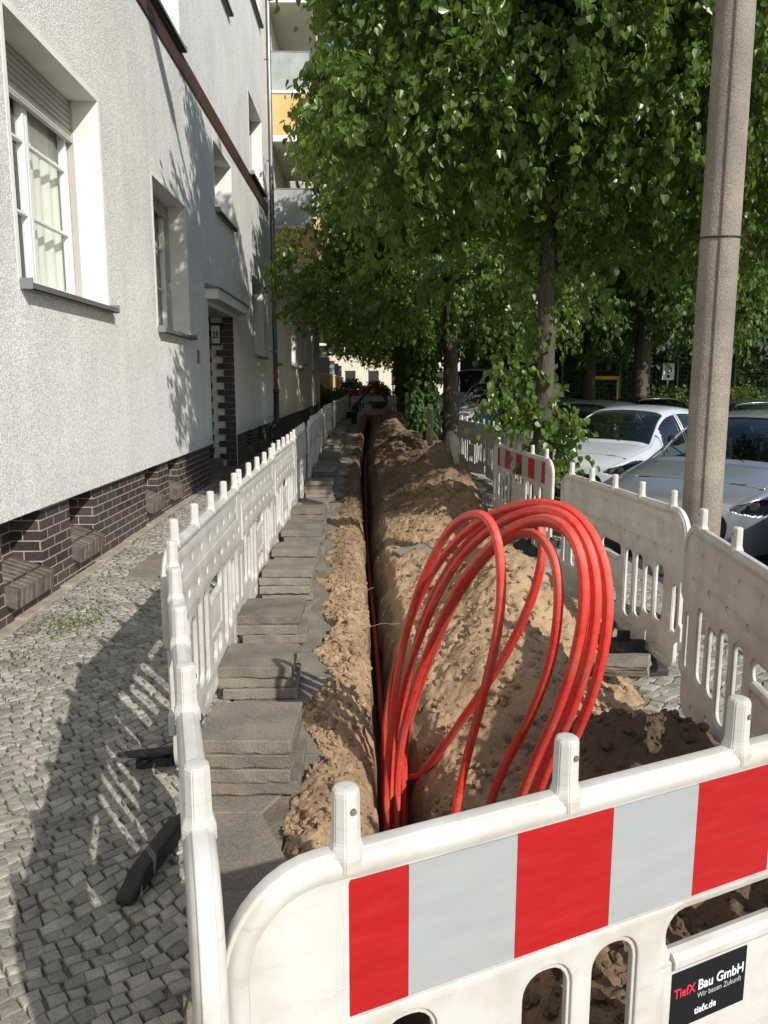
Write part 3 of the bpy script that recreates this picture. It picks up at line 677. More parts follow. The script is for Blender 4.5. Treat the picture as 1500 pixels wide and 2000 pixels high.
# company sticker on the front panel
def text_mesh(s, size, m, bold=False, shear=0):
    cu = bpy.data.curves.new('t', 'FONT'); cu.body = s; cu.size = size; cu.extrude = .0003; cu.offset = size * (.018 if bold else .0); cu.shear = shear
    ob = bpy.data.objects.new('t', cu); COL.objects.link(ob); dg = bpy.context.evaluated_depsgraph_get()
    me = bpy.data.meshes.new_from_object(ob.evaluated_get(dg)); bpy.data.objects.remove(ob)
    xs = [v.co.x for v in me.vertices]; me.materials.clear(); me.materials.append(m); return me, max(xs) - min(xs)
def put_text(s, x, z, width, size, m, parent, y=-.0090, bold=False, shear=0, name='lettering'):
    me, w_ = text_mesh(s, size, m, bold, shear); o = bpy.data.objects.new(name, me); COL.objects.link(o); o.parent = parent
    o.location = (x, y, z); o.rotation_euler = (R(90), 0, 0); o.scale = (width / w_, 1, 1); return o
b = MB(); b.box(.868, 1.066, -.0085, -.0058, .482, .596)
lab = b.build('sticker', MT['black_lbl'], front)
put_text('TiefX', .873, .546, .056, .026, MT['txt_r'], lab, bold=True)
put_text('Bau GmbH', .935, .546, .122, .028, MT['txt_w'], lab, bold=True)
put_text('Wir bauen Zukunft', .935, .529, .119, .0155, MT['txt_g'], lab)
put_text('tiefx.de', .930, .498, .058, .020, MT['txt_w'], lab, bold=True)

# rubber feet under the panels
def foot(loc, rz, label, L_=.82, W=.30, tilt=0):
    b = MB(); b.prism([(-L_ / 2, 0), (-L_ / 2, .05), (-L_ / 2 + .06, .075), (-.16, .105), (.16, .105), (L_ / 2 - .06, .075), (L_ / 2, .05), (L_ / 2, 0)], -W / 2, W / 2, axis='y')
    root = empty('barrier_foot', loc, rz); root.rotation_euler = (R(tilt), 0, rz)
    b.build('base_block', MT['rubber'], root, bevel=.012)
    if L_ > .5 and W > .13:
        for x in (-.09, .09): c = MB(); c.box(x - .014, x + .014, -.04, .04, .100, .17); c.build('socket', MT['rubber'], root, bevel=.004)
    root.scale = (1, 1, .62 if L_ < .7 and W < .13 else 1)
    return tag(root, label, 'barrier foot', 'black rubber barrier feet')
foot((-.735, 2.46, 0), R(80), 'long black rubber barrier foot on the cobbles under the nearest left panel', .50, .06)
foot((-.93, 3.14, 0), R(14), 'black rubber barrier foot sticking out over the cobbles beside the first slab stack', .16, .07)
foot((1.60, 4.55, -.07), R(100), 'black rubber barrier foot under the panel right of the red coil', .55, .22, tilt=3)
foot((1.52, 3.30, -.07), R(75), 'black rubber barrier foot beside the dark sand heap at the right', .6, .22)
foot((1.72, 7.9, -.1), R(60), 'black rubber barrier foot below the striped panel behind the coil', .8, .35)

# ------------------------------------------------------------------ red conduit
COIL = {
 'a': ((0.066,3.296,-0.361),(0.077,3.274,-0.046),(0.096,3.234,0.168),(0.135,3.156,0.572),(0.191,3.039,0.783),(0.235,2.95,0.932),(0.268,2.883,1.027),(0.299,2.818,1.098),(0.337,2.742,1.152),(0.373,2.669,1.179),(0.4,2.612,1.176),(0.422,2.567,1.144),(0.436,2.539,1.083),(0.445,2.522,0.978),(0.443,2.525,0.852),(0.43,2.552,0.715),(0.41,2.592,0.588),(0.39,2.634,0.435),(0.364,2.686,0.271),(0.332,2.751,0.081)),
 'b': ((0.054,3.617,-0.33),(0.071,3.581,0.013),(0.109,3.505,0.254),(0.157,3.406,0.489),(0.233,3.25,0.771),(0.306,3.102,0.939),(0.383,2.945,1.075),(0.463,2.78,1.173),(0.542,2.62,1.224),(0.607,2.487,1.24),(0.651,2.397,1.224),(0.686,2.325,1.172),(0.709,2.276,1.103),(0.722,2.251,1.013),(0.723,2.248,0.886),(0.712,2.272,0.746),(0.693,2.31,0.613),(0.669,2.359,0.485),(0.64,2.419,0.347)),
 'c': ((0.089,3.466,-0.302),(0.103,3.438,-0.026),(0.133,3.375,0.18),(0.199,3.241,0.492),(0.28,3.075,0.795),(0.352,2.927,0.967),(0.426,2.775,1.096),(0.5,2.625,1.182),(0.566,2.49,1.226),(0.616,2.388,1.226),(0.654,2.311,1.175),(0.676,2.266,1.097),(0.686,2.244,0.999),(0.683,2.25,0.886),(0.671,2.275,0.745),(0.646,2.326,0.589),(0.613,2.393,0.433),(0.582,2.458,0.271)),
 'd': ((0.114,3.334,-0.281),(0.131,3.299,-0.034),(0.168,3.224,0.232),(0.244,3.069,0.552),(0.315,2.924,0.804),(0.376,2.799,0.951),(0.438,2.671,1.079),(0.502,2.542,1.166),(0.56,2.423,1.212),(0.603,2.334,1.2),(0.63,2.278,1.142),(0.645,2.25,1.062),(0.647,2.244,0.968),(0.64,2.258,0.85),(0.623,2.293,0.705),(0.596,2.348,0.562),(0.563,2.416,0.404),(0.527,2.489,0.235)),
 'e': ((0.151,3.429,-0.178),(0.164,3.404,-0.01),(0.197,3.335,0.184),(0.274,3.178,0.514),(0.352,3.02,0.788),(0.417,2.886,0.946),(0.474,2.77,1.05),(0.523,2.67,1.107),(0.558,2.598,1.124),(0.59,2.533,1.107),(0.613,2.485,1.056),(0.625,2.46,0.975),(0.624,2.462,0.835),(0.613,2.484,0.702),(0.592,2.527,0.575),(0.554,2.605,0.398),(0.504,2.709,0.196),(0.455,2.809,0.015)),
 'f': ((0.166,3.526,-0.242),(0.188,3.479,-0.268),(0.221,3.412,-0.226),(0.273,3.307,-0.102),(0.33,3.19,0.055),(0.391,3.065,0.242),(0.447,2.95,0.391),(0.503,2.836,0.557),(0.555,2.728,0.741),(0.594,2.65,0.916),(0.608,2.621,1.043),(0.599,2.64,1.13),(0.575,2.688,1.177),(0.522,2.796,1.169),(0.466,2.911,1.121),(0.405,3.035,1.016),(0.339,3.171,0.88),(0.276,3.3,0.711),(0.217,3.421,0.484),(0.175,3.506,0.227),(0.146,3.565,0.019),(0.133,3.592,-0.263)),
 'g': ((0.105,3.592,-0.539),(0.122,3.559,-0.245),(0.162,3.476,0.059),(0.229,3.339,0.366),(0.31,3.174,0.656),(0.388,3.013,0.879),(0.461,2.865,1.02),(0.529,2.725,1.124),(0.603,2.573,1.182),(0.661,2.455,1.147),(0.693,2.39,1.06),(0.704,2.367,0.966),(0.702,2.372,0.829),(0.686,2.403,0.679),(0.659,2.459,0.512),(0.623,2.532,0.326),(0.595,2.59,0.178)),
}
def smooth_path(pts, k=6):
    P = np.array(pts, dtype=float); out = []
    # light smoothing then Catmull-Rom
    Q = P.copy(); Q[1:-1] = .25 * P[:-2] + .5 * P[1:-1] + .25 * P[2:]; P = Q
    n = len(P)
    for i in range(n - 1):
        p0 = P[max(i - 1, 0)]; p1 = P[i]; p2 = P[i + 1]; p3 = P[min(i + 2, n - 1)]
        for t in np.linspace(0, 1, k, endpoint=False):
            out.append(.5 * ((2 * p1) + (-p0 + p2) * t + (2 * p0 - 5 * p1 + 4 * p2 - p3) * t * t + (-p0 + 3 * p1 - 3 * p2 + p3) * t ** 3))
    out.append(P[-1]); return out
coil = empty('conduit_coil', (.42, 2.8, 0))
tag(coil, 'big upright coil of red plastic conduit rising out of the trench behind the front barrier', 'conduit coil')
PROF = [1, 1, .90] * 5
for k_, pts in COIL.items():
    P = list(pts); e = P[-1]
    if k_ != 'f': P.append((e[0] - .04, e[1] + (.06 if k_ not in 'ea' else -.08), e[2] - .26)); P.append((e[0] - .09, e[1] + (.12 if k_ not in 'ea' else -.10), e[2] - .52))
    s = P[0]; P.insert(0, (s[0] + .01, s[1] - .12 if k_ != 'f' else s[1] + .1, min(s[2] - .18, -.55)))
    P = [(x - .42, y - 2.8, z) for x, y, z in smooth_path(P)]
    MBt = MB(); MBt.tube(P, .0168, 15, prof=PROF); MBt.build('conduit_loop', MT['red'], coil, smooth=False)
pth = [(.12, 3.2, -.56), (.10, 3.8, -.56), (.07, 4.6, -.52), (.055, 5.6, -.45), (.035, 6.6, -.42), (.0, 8, -.46), (-.03, 9.5, -.5), (-.05, 11, -.5), (-.07, 13, -.52), (-.1, 17, -.52), (-.12, 24, -.53)]
b = MB(); b.tube(smooth_path(pth, 8), .02, 12); tag(b.build('conduit', MT['red'], smooth=True), 'single red conduit lying along the bottom of the narrow trench', 'conduit')

# ------------------------------------------------------------------ lamp post of exposed-aggregate concrete
def lamp_post():
    m = mat('concrete_post', (.25, .218, .178), .85, .22, 3, .6, 90, fine=.25, fscale=110, dirt=(.12, .11, .10), dirt_amt=.8, dirt_scale=1.1)
    root = empty('lamp_post', (2.30, 5.25, -.09))
    b = MB(); n = 24; prof = [1.0] * n
    prof[10] = .955; prof[16] = .955
    b.tube([(0, 0, 0), (0, 0, 1.0), (0, 0, 3), (0, 0, 5), (0, 0, 7.5)], [.130, .128, .122, .116, .108], n, prof=prof)
    b.build('post', m, root, smooth=True)
    b = MB()
    ang = R(-112)
    b.tube([(.130 * math.cos(ang), .130 * math.sin(ang), .1), (.124 * math.cos(ang), .124 * math.sin(ang), 2.4), (.113 * math.cos(ang), .113 * math.sin(ang), 6)], .0045, 5)
    b.build('mould_seam', mat('seam', (.10, .085, .07), .9), root)
    b = MB(); b.tube([(.1258 * math.cos(R(a)), .1258 * math.sin(R(a)), 2.66 + .01 * math.sin(R(a))) for a in range(0, 361, 15)], .006, 6)
    b.build('cable_tie', MT['seal'], root)
    b = MB(); b.tube([(0, 0, 7.5), (0, 0, 8.4), (-.4, 0, 8.9), (-1.2, 0, 9.0)], .04, 8); b.build('arm', MT['metal'], root)
    b = MB(); b.prism([(-1.9, 8.95), (-1.85, 9.06), (-1.25, 9.06), (-1.15, 8.95)], -.12, .12, axis='y'); b.build('lamp_head', MT['metal'], root, bevel=.02)
    tag(root, 'weathered round concrete lamp post standing behind the right barriers', 'lamp post')
lamp_post()
# ------------------------------------------------------------------ apartment houses on the left
def facade_mesh(name, X, y0, y1, z0, z1, holes, m, parent, axis='x', sgn=1, cuts=()):
    """flat wall in the plane x = X with rectangular openings"""
    ys = sorted(set([y0, y1] + [h[0] for h in holes] + [h[1] for h in holes])); zs = sorted(set([z0, z1] + [h[2] for h in holes] + [h[3] for h in holes]))
    b = MB()
    for i in range(len(ys) - 1):
        for j in range(len(zs) - 1):
            cy, cz = (ys[i] + ys[i + 1]) / 2, (zs[j] + zs[j + 1]) / 2
            if any(h[0] < cy < h[1] and h[2] < cz < h[3] for h in holes): continue
            q = [(ys[i], zs[j]), (ys[i + 1], zs[j]), (ys[i + 1], zs[j + 1]), (ys[i], zs[j + 1])]
            b.add([(X, a, c) if axis == 'x' else (a, X, c) for a, c in q], [(0, 1, 2, 3)])
    return b

def window(parent, X, y0, y1, z0, z1, depth=.35, shutter=.35, mull=1, bars=2, sill=True, trim=True, curtain=True, sill_mat=None):
    w_ = empty('window'); w_.parent = parent
    b = MB(); Xi = X - depth
    if trim:   # smooth plaster band round the opening, 3 mm proud, and the reveal
        t = .055
        for (a, c, d, e) in ((y0 - t, y0, z0, z1 + t), (y1, y1 + t, z0, z1 + t), (y0, y1, z1, z1 + t)):
            b.box(X - .03, X + .003, a + .0015 * (a >= y1), c - .0015 * (c <= y0), d + .0015 * (d >= z1), e)
    b.add([(X, y0, z0), (Xi, y0, z0), (Xi, y0, z1), (X, y0, z1)], [(0, 1, 2, 3)])
    b.add([(X, y1, z0), (Xi, y1, z0), (Xi, y1, z1), (X, y1, z1)], [(3, 2, 1, 0)])
    b.add([(X, y0, z1), (Xi, y0, z1), (Xi, y1, z1), (X, y1, z1)], [(0, 1, 2, 3)])
    b.add([(X, y0, z0), (Xi, y0, z0), (Xi, y1, z0), (X, y1, z0)], [(3, 2, 1, 0)])
    b.build('reveal', MT['plaster'], w_)
    fr = MB(); f = .06; x0, x1 = Xi + .005, Xi + .065
    fr.box(x0, x1, y0 + .002, y0 + f, z0 + .002, z1 - .002); fr.box(x0, x1, y1 - f, y1 - .002, z0 + .002, z1 - .002)
    fr.box(x0, x1 - .001, y0 + f, y1 - f, z0 + .002, z0 + f); fr.box(x0, x1 - .001, y0 + f, y1 - f, z1 - f, z1 - .002)
    n = mull + 1; W = (y1 - y0 - 2 * f) / n
    ztop = z1 - f
    for i in range(n):
        a = y0 + f + W * i; c = a + W; s = .045
        fr.box(x0 + .01, x1 + .014, a + .002, a + s, z0 + f, ztop); fr.box(x0 + .01, x1 + .014, c - s, c - .002, z0 + f, ztop)
        fr.box(x0 + .01, x1 + .013, a + s, c - s, z0 + f, z0 + f + s); fr.box(x0 + .01, x1 + .013, a + s, c - s, ztop - s, ztop)
        for k in range(bars):
            zz = z0 + f + (ztop - z0 - f) * (k + 1) / (bars + 1); fr.box(x0 + .02, x1 + .004, a + s, c - s, zz - .012, zz + .012)
    fr.build('frame', MT['pvc'], w_, bevel=.004)
    for i in range(n):
        a = y0 + f + W * i; c = a + W
        p = MB(); p.add([(x0 + .03, a + .03, z0 + f), (x0 + .03, c - .03, z0 + f), (x0 + .03, c - .03, ztop), (x0 + .03, a + .03, ztop)], [(0, 1, 2, 3)])
        p.build('pane', MT['glass'], w_)
    if curtain:
        c_ = MB(); nn = 60; V = [(Xi - .045 + .018 * math.sin(j * 1.15) + .01 * math.sin(j * .37), y0 - .1 + (y1 - y0 + .2) * j / nn) for j in range(nn + 1)]
        skip = int(nn * .46)
        vs = [(x, yy, z) for x, yy in V for z in (z0 - .1, z1 + .1)]
        c_.add(vs, [(2 * j, 2 * j + 1, 2 * j + 3, 2 * j + 2) for j in range(nn) if not (abs(j - nn * .5) < 3)])
        c_.build('curtain', MT['curtain'], w_, smooth=True)
    rm = MB(); rm.box(Xi - 1.2, Xi - .25, y0 - .3, y1 + .3, z0 - .3, z1 + .3); rm.build('room', MT['room'], w_)
    if shutter:
        sh = MB(); k = 0; zz = z1 - .004
        while zz > z1 - shutter:
            sh.prism([(Xi + .085, zz), (Xi + .115, zz - .006), (Xi + .118, zz - .040), (Xi + .085, zz - .046)], y0 + .012, y1 - .012, axis='y') if False else sh.add(
                [(x, yy, z) for yy in (y0 + .012, y1 - .012) for x, z in ((Xi + .083, zz), (Xi + .105, zz - .004), (Xi + .112, zz - .022), (Xi + .105, zz - .043), (Xi + .083, zz - .047))],
                [(0, 1, 2, 3, 4), (9, 8, 7, 6, 5), (0, 5, 6, 1), (1, 6, 7, 2), (2, 7, 8, 3), (3, 8, 9, 4), (4, 9, 5, 0)])
            zz -= .048
        sh.box(Xi + .08, Xi + .12, y0 + .01, y1 - .01, zz - .012, zz)
        sh.build('roller_shutter', MT['shutter'], w_)
        for ga, gb in ((y1 - .012, y1 - .003), (y0 + .003, y0 + .012)): gr = MB(); gr.box(Xi + .07, Xi + .125, ga, gb, z0 + .04, z1 - .001); gr.build('guide_rail', MT['shutter'], w_)
    if sill:
        s_ = MB(); X1 = X + .085
        s_.add([(x, yy, z) for yy in (y0 - .03, y1 + .03) for x, z in ((Xi + .06, z0 + .035), (X1, z0 - .012), (X1, z0 - .050), (X1 - .004, z0 - .050), (X1 - .004, z0 - .018), (Xi + .06, z0 + .028))],
               [(0, 1, 2, 3, 4, 5), (11, 10, 9, 8, 7, 6), (0, 6, 7, 1), (1, 7, 8, 2), (2, 8, 9, 3), (3, 9, 10, 4), (4, 10, 11, 5), (5, 11, 6, 0)])
        s_.box(X - .02, X + .05, y0 - .01, y1 + .01, z0 - .055, z0 - .022)
        sm = s_.build('sill', sill_mat or MT['sill'], w_)
        for yy in (y0 - .042, y1 + .030):
            e = MB(); e.box(X + .004, X1 + .006, yy, yy + .012, z0 - .056, z0 + .018)
            e.build('end_cap', MT['metal'], w_)
    return w_

def house_near():
    root = empty('apartment_house', (0, 0, 0)); X = -2.40; Y0, Y1 = -7.0, 19.2; ZT = 15.5
    wins = [(5.58, 7.37, 2.33, 4.09), (9.08, 10.65, 2.27, 3.91), (16.40, 18.05, 2.25, 3.85), (12.72, 14.28, 4.34, 5.35),
            (5.58, 7.37, 5.86, 7.42), (9.05, 10.70, 5.86, 7.42), (16.6, 18.50, 5.88, 7.42), (12.95, 14.50, 7.92, 9.0), (5.58, 7.37, 9.2, 10.8), (9.05, 10.7, 9.3, 10.8), (16.9, 18.6, 9.45, 11.0)]
    door = (11.9, 14.10, .73, 2.80)
    ZB = .73
    b = facade_mesh('w', X, Y0, Y1, ZB, ZT, wins + [door], None, None)
    # stucco thickness below, side and back walls
    b.add([(X, Y0, ZB), (X, 11.9, ZB), (X - .10, 11.9, ZB), (X - .10, Y0, ZB)], [(0, 1, 2, 3)])
    b.add([(X, 14.1, ZB), (X, Y1, ZB), (X - .10, Y1, ZB), (X - .10, 14.1, ZB)], [(0, 1, 2, 3)])
    b.add([(X, Y1, 0), (-12, Y1, 0), (-12, Y1, ZT), (X, Y1, ZT)], [(0, 1, 2, 3)]); b.add([(X, Y0, 0), (-12, Y0, 0), (-12, Y0, ZT), (X, Y0, ZT)], [(3, 2, 1, 0)])
    b.add([(-12, Y0, 0), (-12, Y1, 0), (-12, Y1, ZT), (-12, Y0, ZT)], [(0, 1, 2, 3)])
    b.build('wall', MT['stucco'], root)
    r = MB(); r.prism([(X + .35, ZT), (X + .35, ZT + .15), (-7.2, ZT + 3.2), (-12.3, ZT + .15), (-12.3, ZT)], Y0 - .1, Y1 + .02, axis='y')
    r.build('roof', MT['roof'], root)
    for i, h in enumerate(wins):
        small = (h[3] - h[2]) < 1.2
        window(root, X, *h, depth=.35, shutter=0 if small else (.34 if i == 0 else (.12 if i == 1 else .2)), mull=1, bars=0 if small else 2)
    # brown ribbed tile band under the first-floor sills
    t = MB(); t.box(X - .02, X + .022, Y0, Y1 - .02, 5.56, 5.80); t.build('tile_band', MT['tile'], root)
    # clinker plinth with cellar niches
    XP = X - .055
    niches = [(-1.2, -.6), (.5, 1.1), (2.1, 2.7), (3.55, 4.2), (5.08, 5.72), (6.28, 6.85), (8.43, 8.95), (9.42, 9.93), (15.6, 16.2), (17.2, 17.8)]
    nh = [(a, c, .30 + (.05 if a > 6 else 0) + (.05 if a > 8 else 0), ZB + .02) for a, c in niches]
    for Ya, Yb in ((Y0, 11.9), (14.1, Y1)):
        p = facade_mesh('p', XP, Ya, Yb, -.3, ZB + .001, [(a_, c_, z_, ZB + .001) for a_, c_, z_, _ in nh if Ya < a_ < Yb], None, None)
        for a, c, z0, z1 in nh:
            if not Ya < a < Yb: continue
            D = .22
            p.add([(XP, a, z0), (XP - D, a, z0), (XP - D, a, z1), (XP, a, z1)], [(0, 1, 2, 3)]); p.add([(XP, c, z0), (XP - D, c, z0), (XP - D, c, z1), (XP, c, z1)], [(3, 2, 1, 0)])
            p.add([(XP - D, a, z0 - .1), (XP - D, c, z0 - .1), (XP - D, c, z1), (XP - D, a, z1)], [(0, 1, 2, 3)])
        p.build('plinth', MT['brick'], root)
    for a, c, z0, z1 in nh:   # sloping sill of bricks on edge
        n = max(5, int(round((c - a) / .078))); wbr = (c - a) / n; s = MB()
        for i in range(n):
            y = a + i * wbr
            s.add([(x, yy, z) for yy in (y + .006, y + wbr - .006) for x, z in ((XP - .22, z0 + .055), (XP + .085, z0 - .045), (XP + .070, z0 - .185), (XP - .22, z0 - .06))],
                  [(0, 1, 2, 3), (7, 6, 5, 4), (0, 4, 5, 1), (1, 5, 6, 2), (2, 6, 7, 3), (3, 7, 4, 0)])
        so_ = s.build('cellar_sill', mat('clinker_sill', (.135, .108, .095), .6, .35, 14, .6, 60, isl=.3), root, bevel=.005)
        mo = MB(); mo.add([(x, yy, z) for yy in (a + .009, c - .009) for x, z in ((XP - .22, z0 + .050), (XP + .076, z0 - .048), (XP + .064, z0 - .178), (XP - .22, z0 - .07))],
                          [(0, 1, 2, 3), (7, 6, 5, 4), (0, 4, 5, 1), (1, 5, 6, 2), (2, 6, 7, 3), (3, 7, 4, 0)])
        mo.build('mortar_bed', MT['mortar'], so_)
    # entrance: recess, clinker quoins, door, canopy, step
    e = MB(); XI = X - .62
    e.add([(X, 14.1, 0), (XI, 14.1, 0), (XI, 14.1, 2.8), (X, 14.1, 2.8)], [(3, 2, 1, 0)]); e.add([(X, 11.9, ZB), (XI, 11.9, ZB), (XI, 11.9, 2.8), (X, 11.9, 2.8)], [(0, 1, 2, 3)])
    e.add([(X, 11.9, 2.8), (XI, 11.9, 2.8), (XI, 14.1, 2.8), (X, 14.1, 2.8)], [(0, 1, 2, 3)])
    e.build('entrance_recess', MT['white'], root)
    e = MB(); e.add([(XP, 11.9, -.2), (XI, 11.9, -.2), (XI, 11.9, ZB), (XP, 11.9, ZB)], [(0, 1, 2, 3)]); e.build('plinth_return', MT['brick'], root)
    q = MB(); q2 = MB(); z = .05; k = 0
    while z < 2.74:
        hh = .115
        L1 = .30 if k % 2 == 0 else .19
        for n_ in range(2 if k % 2 == 0 else 1):
            a0 = X - .012 - n_ * .155; a1 = a0 - (.15 if k % 2 == 0 else .185)
            q.box(a1, a0, 14.065, 14.102, z + .005, z + hh - .005)
        q2.box(XI + .10, XI + .19 + .02 * (k % 2), 14.07, 14.102, z + .005, z + hh - .005)
        z += hh; k += 1
    qb = q.build('brick_quoin', MT['darkblock'], root, bevel=.003); qc = q2.build('brick_quoin', MT['darkblock'], root, bevel=.003)
    mo = MB(); mo.box(X - .17, X - .013, 14.078, 14.1025, .05, 2.72); mo.build('joints', MT['mortar'], qb); mo = MB(); mo.box(XI + .105, XI + .185, 14.080, 14.1026, .05, 2.72); mo.build('joints', MT['mortar'], qc)
    d = MB(); d.box(XI - .05, XI, 11.95, 14.05, 0, 2.5); d.box(XI - .001, XI + .03, 12.0, 12.9, .3, 2.35); d.box(XI - .001, XI + .03, 13.1, 14.0, .3, 2.35)
    dd = d.build('door', mat('dark_door', (.06, .05, .045), .5, .1), root, bevel=.01)
    hd = MB(); hd.tube([(XI + .05, 12.98, .95), (XI + .08, 12.98, .97), (XI + .08, 12.98, 1.35), (XI + .05, 12.98, 1.37)], .012, 8); hd.build('handle', MT['metal'], dd)
    c = MB(); c.box(X - .02, X + .19, 11.74, 14.55, 2.87, 3.02); c.build('canopy', MT['white'], root, bevel=.006)
    c = MB(); c.add([(x, yy, z) for yy in (11.70, 14.60) for x, z in ((X - .01, 3.09), (X + .22, 3.035), (X + .22, 3.021), (X - .01, 3.022))], [(0, 1, 2, 3), (7, 6, 5, 4), (0, 4, 5, 1), (1, 5, 6, 2), (2, 6, 7, 3), (3, 7, 4, 0)])
    c.build('canopy_flashing', MT['sill'], root)
    s = MB(); s.box(X - .6, X + .08, 11.95, 14.05, -.1, .17); s.box(X - .6, X - .25, 11.95, 14.05, .17, .31); s.build('doorstep', MT['slab'], root, bevel=.01)
    # house number lamp on the far jamb
    n = MB(); n.box(X - .37, X - .21, 13.90, 14.06, 2.32, 2.66); n.box(X - .39, X - .19, 13.9, 14.06, 2.66, 2.69)
    nb = n.build('number_lamp', mat('lamp_case', (.03, .03, .03), .5), root, bevel=.005)
    n = MB(); n.box(X - .36, X - .22, 13.885, 13.899, 2.34, 2.64); pn = n.build('number_plate', MT['white'], nb)
    me, w_ = text_mesh('28', .16, MT['seal'], True); o = bpy.data.objects.new('number', me); COL.objects.link(o); o.parent = nb
    o.location = (X - .340, 13.883, 2.43); o.rotation_euler = (R(90), 0, 0); o.scale = (.10 / w_, 1, 1)
    v = MB(); v.box(X, X + .014, 11.02, 11.13, 1.92, 2.10); v.build('vent_plate', MT['metal'], root, bevel=.003)
    v = MB()
    tag(root, 'white pebbledash apartment house with dark brick plinth, nearest on the left', 'apartment house')
    # downpipe at the joint between the houses
    pr = empty('downpipe', (-2.30, 19.32, 0))
    b = MB(); b.tube([(0, 0, 1.15), (0, 0, 4), (0, 0, 8), (0, 0, 15.4)], .055, 14); b.build('pipe', MT['pipe'], pr, smooth=True)
    b = MB(); b.tube([(0, 0, 1.5), (0, 0, .85), (.0, -.02, .72), (-.14, -.2, .52), (-.16, -.22, .4), (-.16, -.22, -.1)], .068, 14); b.tube([(-.16, -.22, .36), (-.16, -.22, .26)], .08, 14); b.tube([(0, 0, 1.42), (0, 0, 1.52)], .078, 14); b.build('standpipe', MT['iron'], pr, smooth=True)
    for z in (2.4, 4.6, 6.8, 9.0, 11.2):
        b = MB(); b.tube([(0, 0, z), (0, 0, z + .05)], .062, 14); b.box(-.12, 0, -.01, .01, z + .01, z + .035); b.build('bracket', MT['metal'], pr)
    b = MB(); b.box(-.03, .035, -.062, -.057, 1.86, 2.02); b.box(-.03, .03, -.062, -.057, 1.62, 1.80); b.build('sticker', mat('faded_red_sticker', (.45, .03, .04), .6, .3, 30), pr)
    tag(pr, 'grey zinc downpipe with red sticker where the two nearest houses meet', 'downpipe')
house_near()

def balcony(parent, X, y0, y1, z, out=.9, h=1.12, glass=True, col='yellow'):
    b_ = empty('balcony'); b_.parent = parent; x1 = X + out
    b = MB(); b.box(X - .02, x1, y0, y1, z, z + .16); b.build('slab', MT['white'], b_, bevel=.01)
    p = MB(); t = .09
    p.box(x1 - t, x1 - .004, y0 + .004, y1 - .004, z + .161, z + h); p.box(X, x1 - t, y0 + .004, y0 + t, z + .161, z + h - .001); p.box(X, x1 - t, y1 - t, y1 - .004, z + .161, z + h - .001)
    p.build('parapet', MT[col], b_, bevel=.006)
    c = MB(); c.box(X, x1 + .02, y0 - .02, y0 + t + .02, z + h, z + h + .07); c.box(x1 - t - .02, x1 + .02, y0 + t + .02, y1 + .02, z + h, z + h + .069); c.build('coping', MT['white'], b_)
    if glass:
        s = MB(); s.box(X, x1 - .06, y0 + .03, y0 + .045, z + h + .07, z + h + .95); s.build('privacy_glass', MT['frost'], b_)
        s = MB(); s.tube([(x1 - .05, y0 + .04, z + h + .07), (x1 - .05, y0 + .04, z + h + 1.0)], .02, 6); s.tube([(X, y0 + .04, z + h + .97), (x1 - .05, y0 + .04, z + h + .97)], .02, 6); s.build('screen_frame', MT['metal'], b_)
    return b_

def house_far(name, X, Y0, Y1, ZT, wins, bals, label, m='cream', z0=.72, plinth=True, base=-.3):
    root = empty(name)
    b = facade_mesh('w', X, Y0, Y1, z0, ZT, wins, None, None)
    for yy, o in ((Y0, 0), (Y1, 1)): b.add([(X, yy, base), (X - 9, yy, base), (X - 9, yy, ZT), (X, yy, ZT)], [(0, 1, 2, 3)])
    b.add([(X, Y0, z0), (X - .2, Y0, z0), (X - .2, Y1, z0), (X, Y1, z0)], [(0, 1, 2, 3)])
    b.build('wall', MT[m], root)
    r = MB(); r.prism([(X + .3, ZT), (X + .3, ZT + .15), (X - 4.5, ZT + 3), (X - 9.3, ZT + .15), (X - 9.3, ZT)], Y0, Y1, axis='y'); r.build('roof', MT['roof'], root)
    if plinth:
        p = MB(); p.box(X - .3, X - .12, Y0, Y1, base, z0 - .001); p.build('plinth', mat('blue_grey_plinth', (.07, .085, .10), .5, .3, 2), root)
    for h in wins: window(root, X, *h, depth=.22, shutter=0, mull=1, bars=0, trim=False, curtain=False)
    for q in bals: balcony(root, *q)
    return tag(root, label, 'apartment house')
w2 = []
for yy in (25.0, 27.4, 33.5): w2 += [(yy, yy + 1.2, 2.2, 3.9), (yy, yy + 1.2, 5.3, 6.9), (yy, yy + 1.2, 8.4, 10.0)]
w2 += [(20.3, 21.5, 2.2, 3.9), (29.8, 30.6, 2.4, 3.7)]
b2 = [(-2.46, 20.6, 24.4, z, 1.05) for z in (4.42, 7.62, 10.8)] + [(-2.46, 35.2, 38.8, z, 1.1) for z in (4.42, 7.62, 10.8)]
house_far('apartment_house', -2.46, 19.45, 39.0, 14.8, w2, b2, 'cream apartment house with yellow balconies, second house along the left side')
w3 = [(50 + 5 * i, 51.4 + 5 * i, z, z + 1.5) for i in range(5) for z in (2.2, 5.3, 8.4)]
b3 = [(-3.8, 46 + 6.6 * i, 49.6 + 6.6 * i, z, 1.5) for i in range(4) for z in (1.1, 4.2, 7.3)]
house_far('apartment_house', -3.8, 44.5, 74, 13, w3, b3, 'sunlit cream house with rows of yellow balconies, third along the left side')
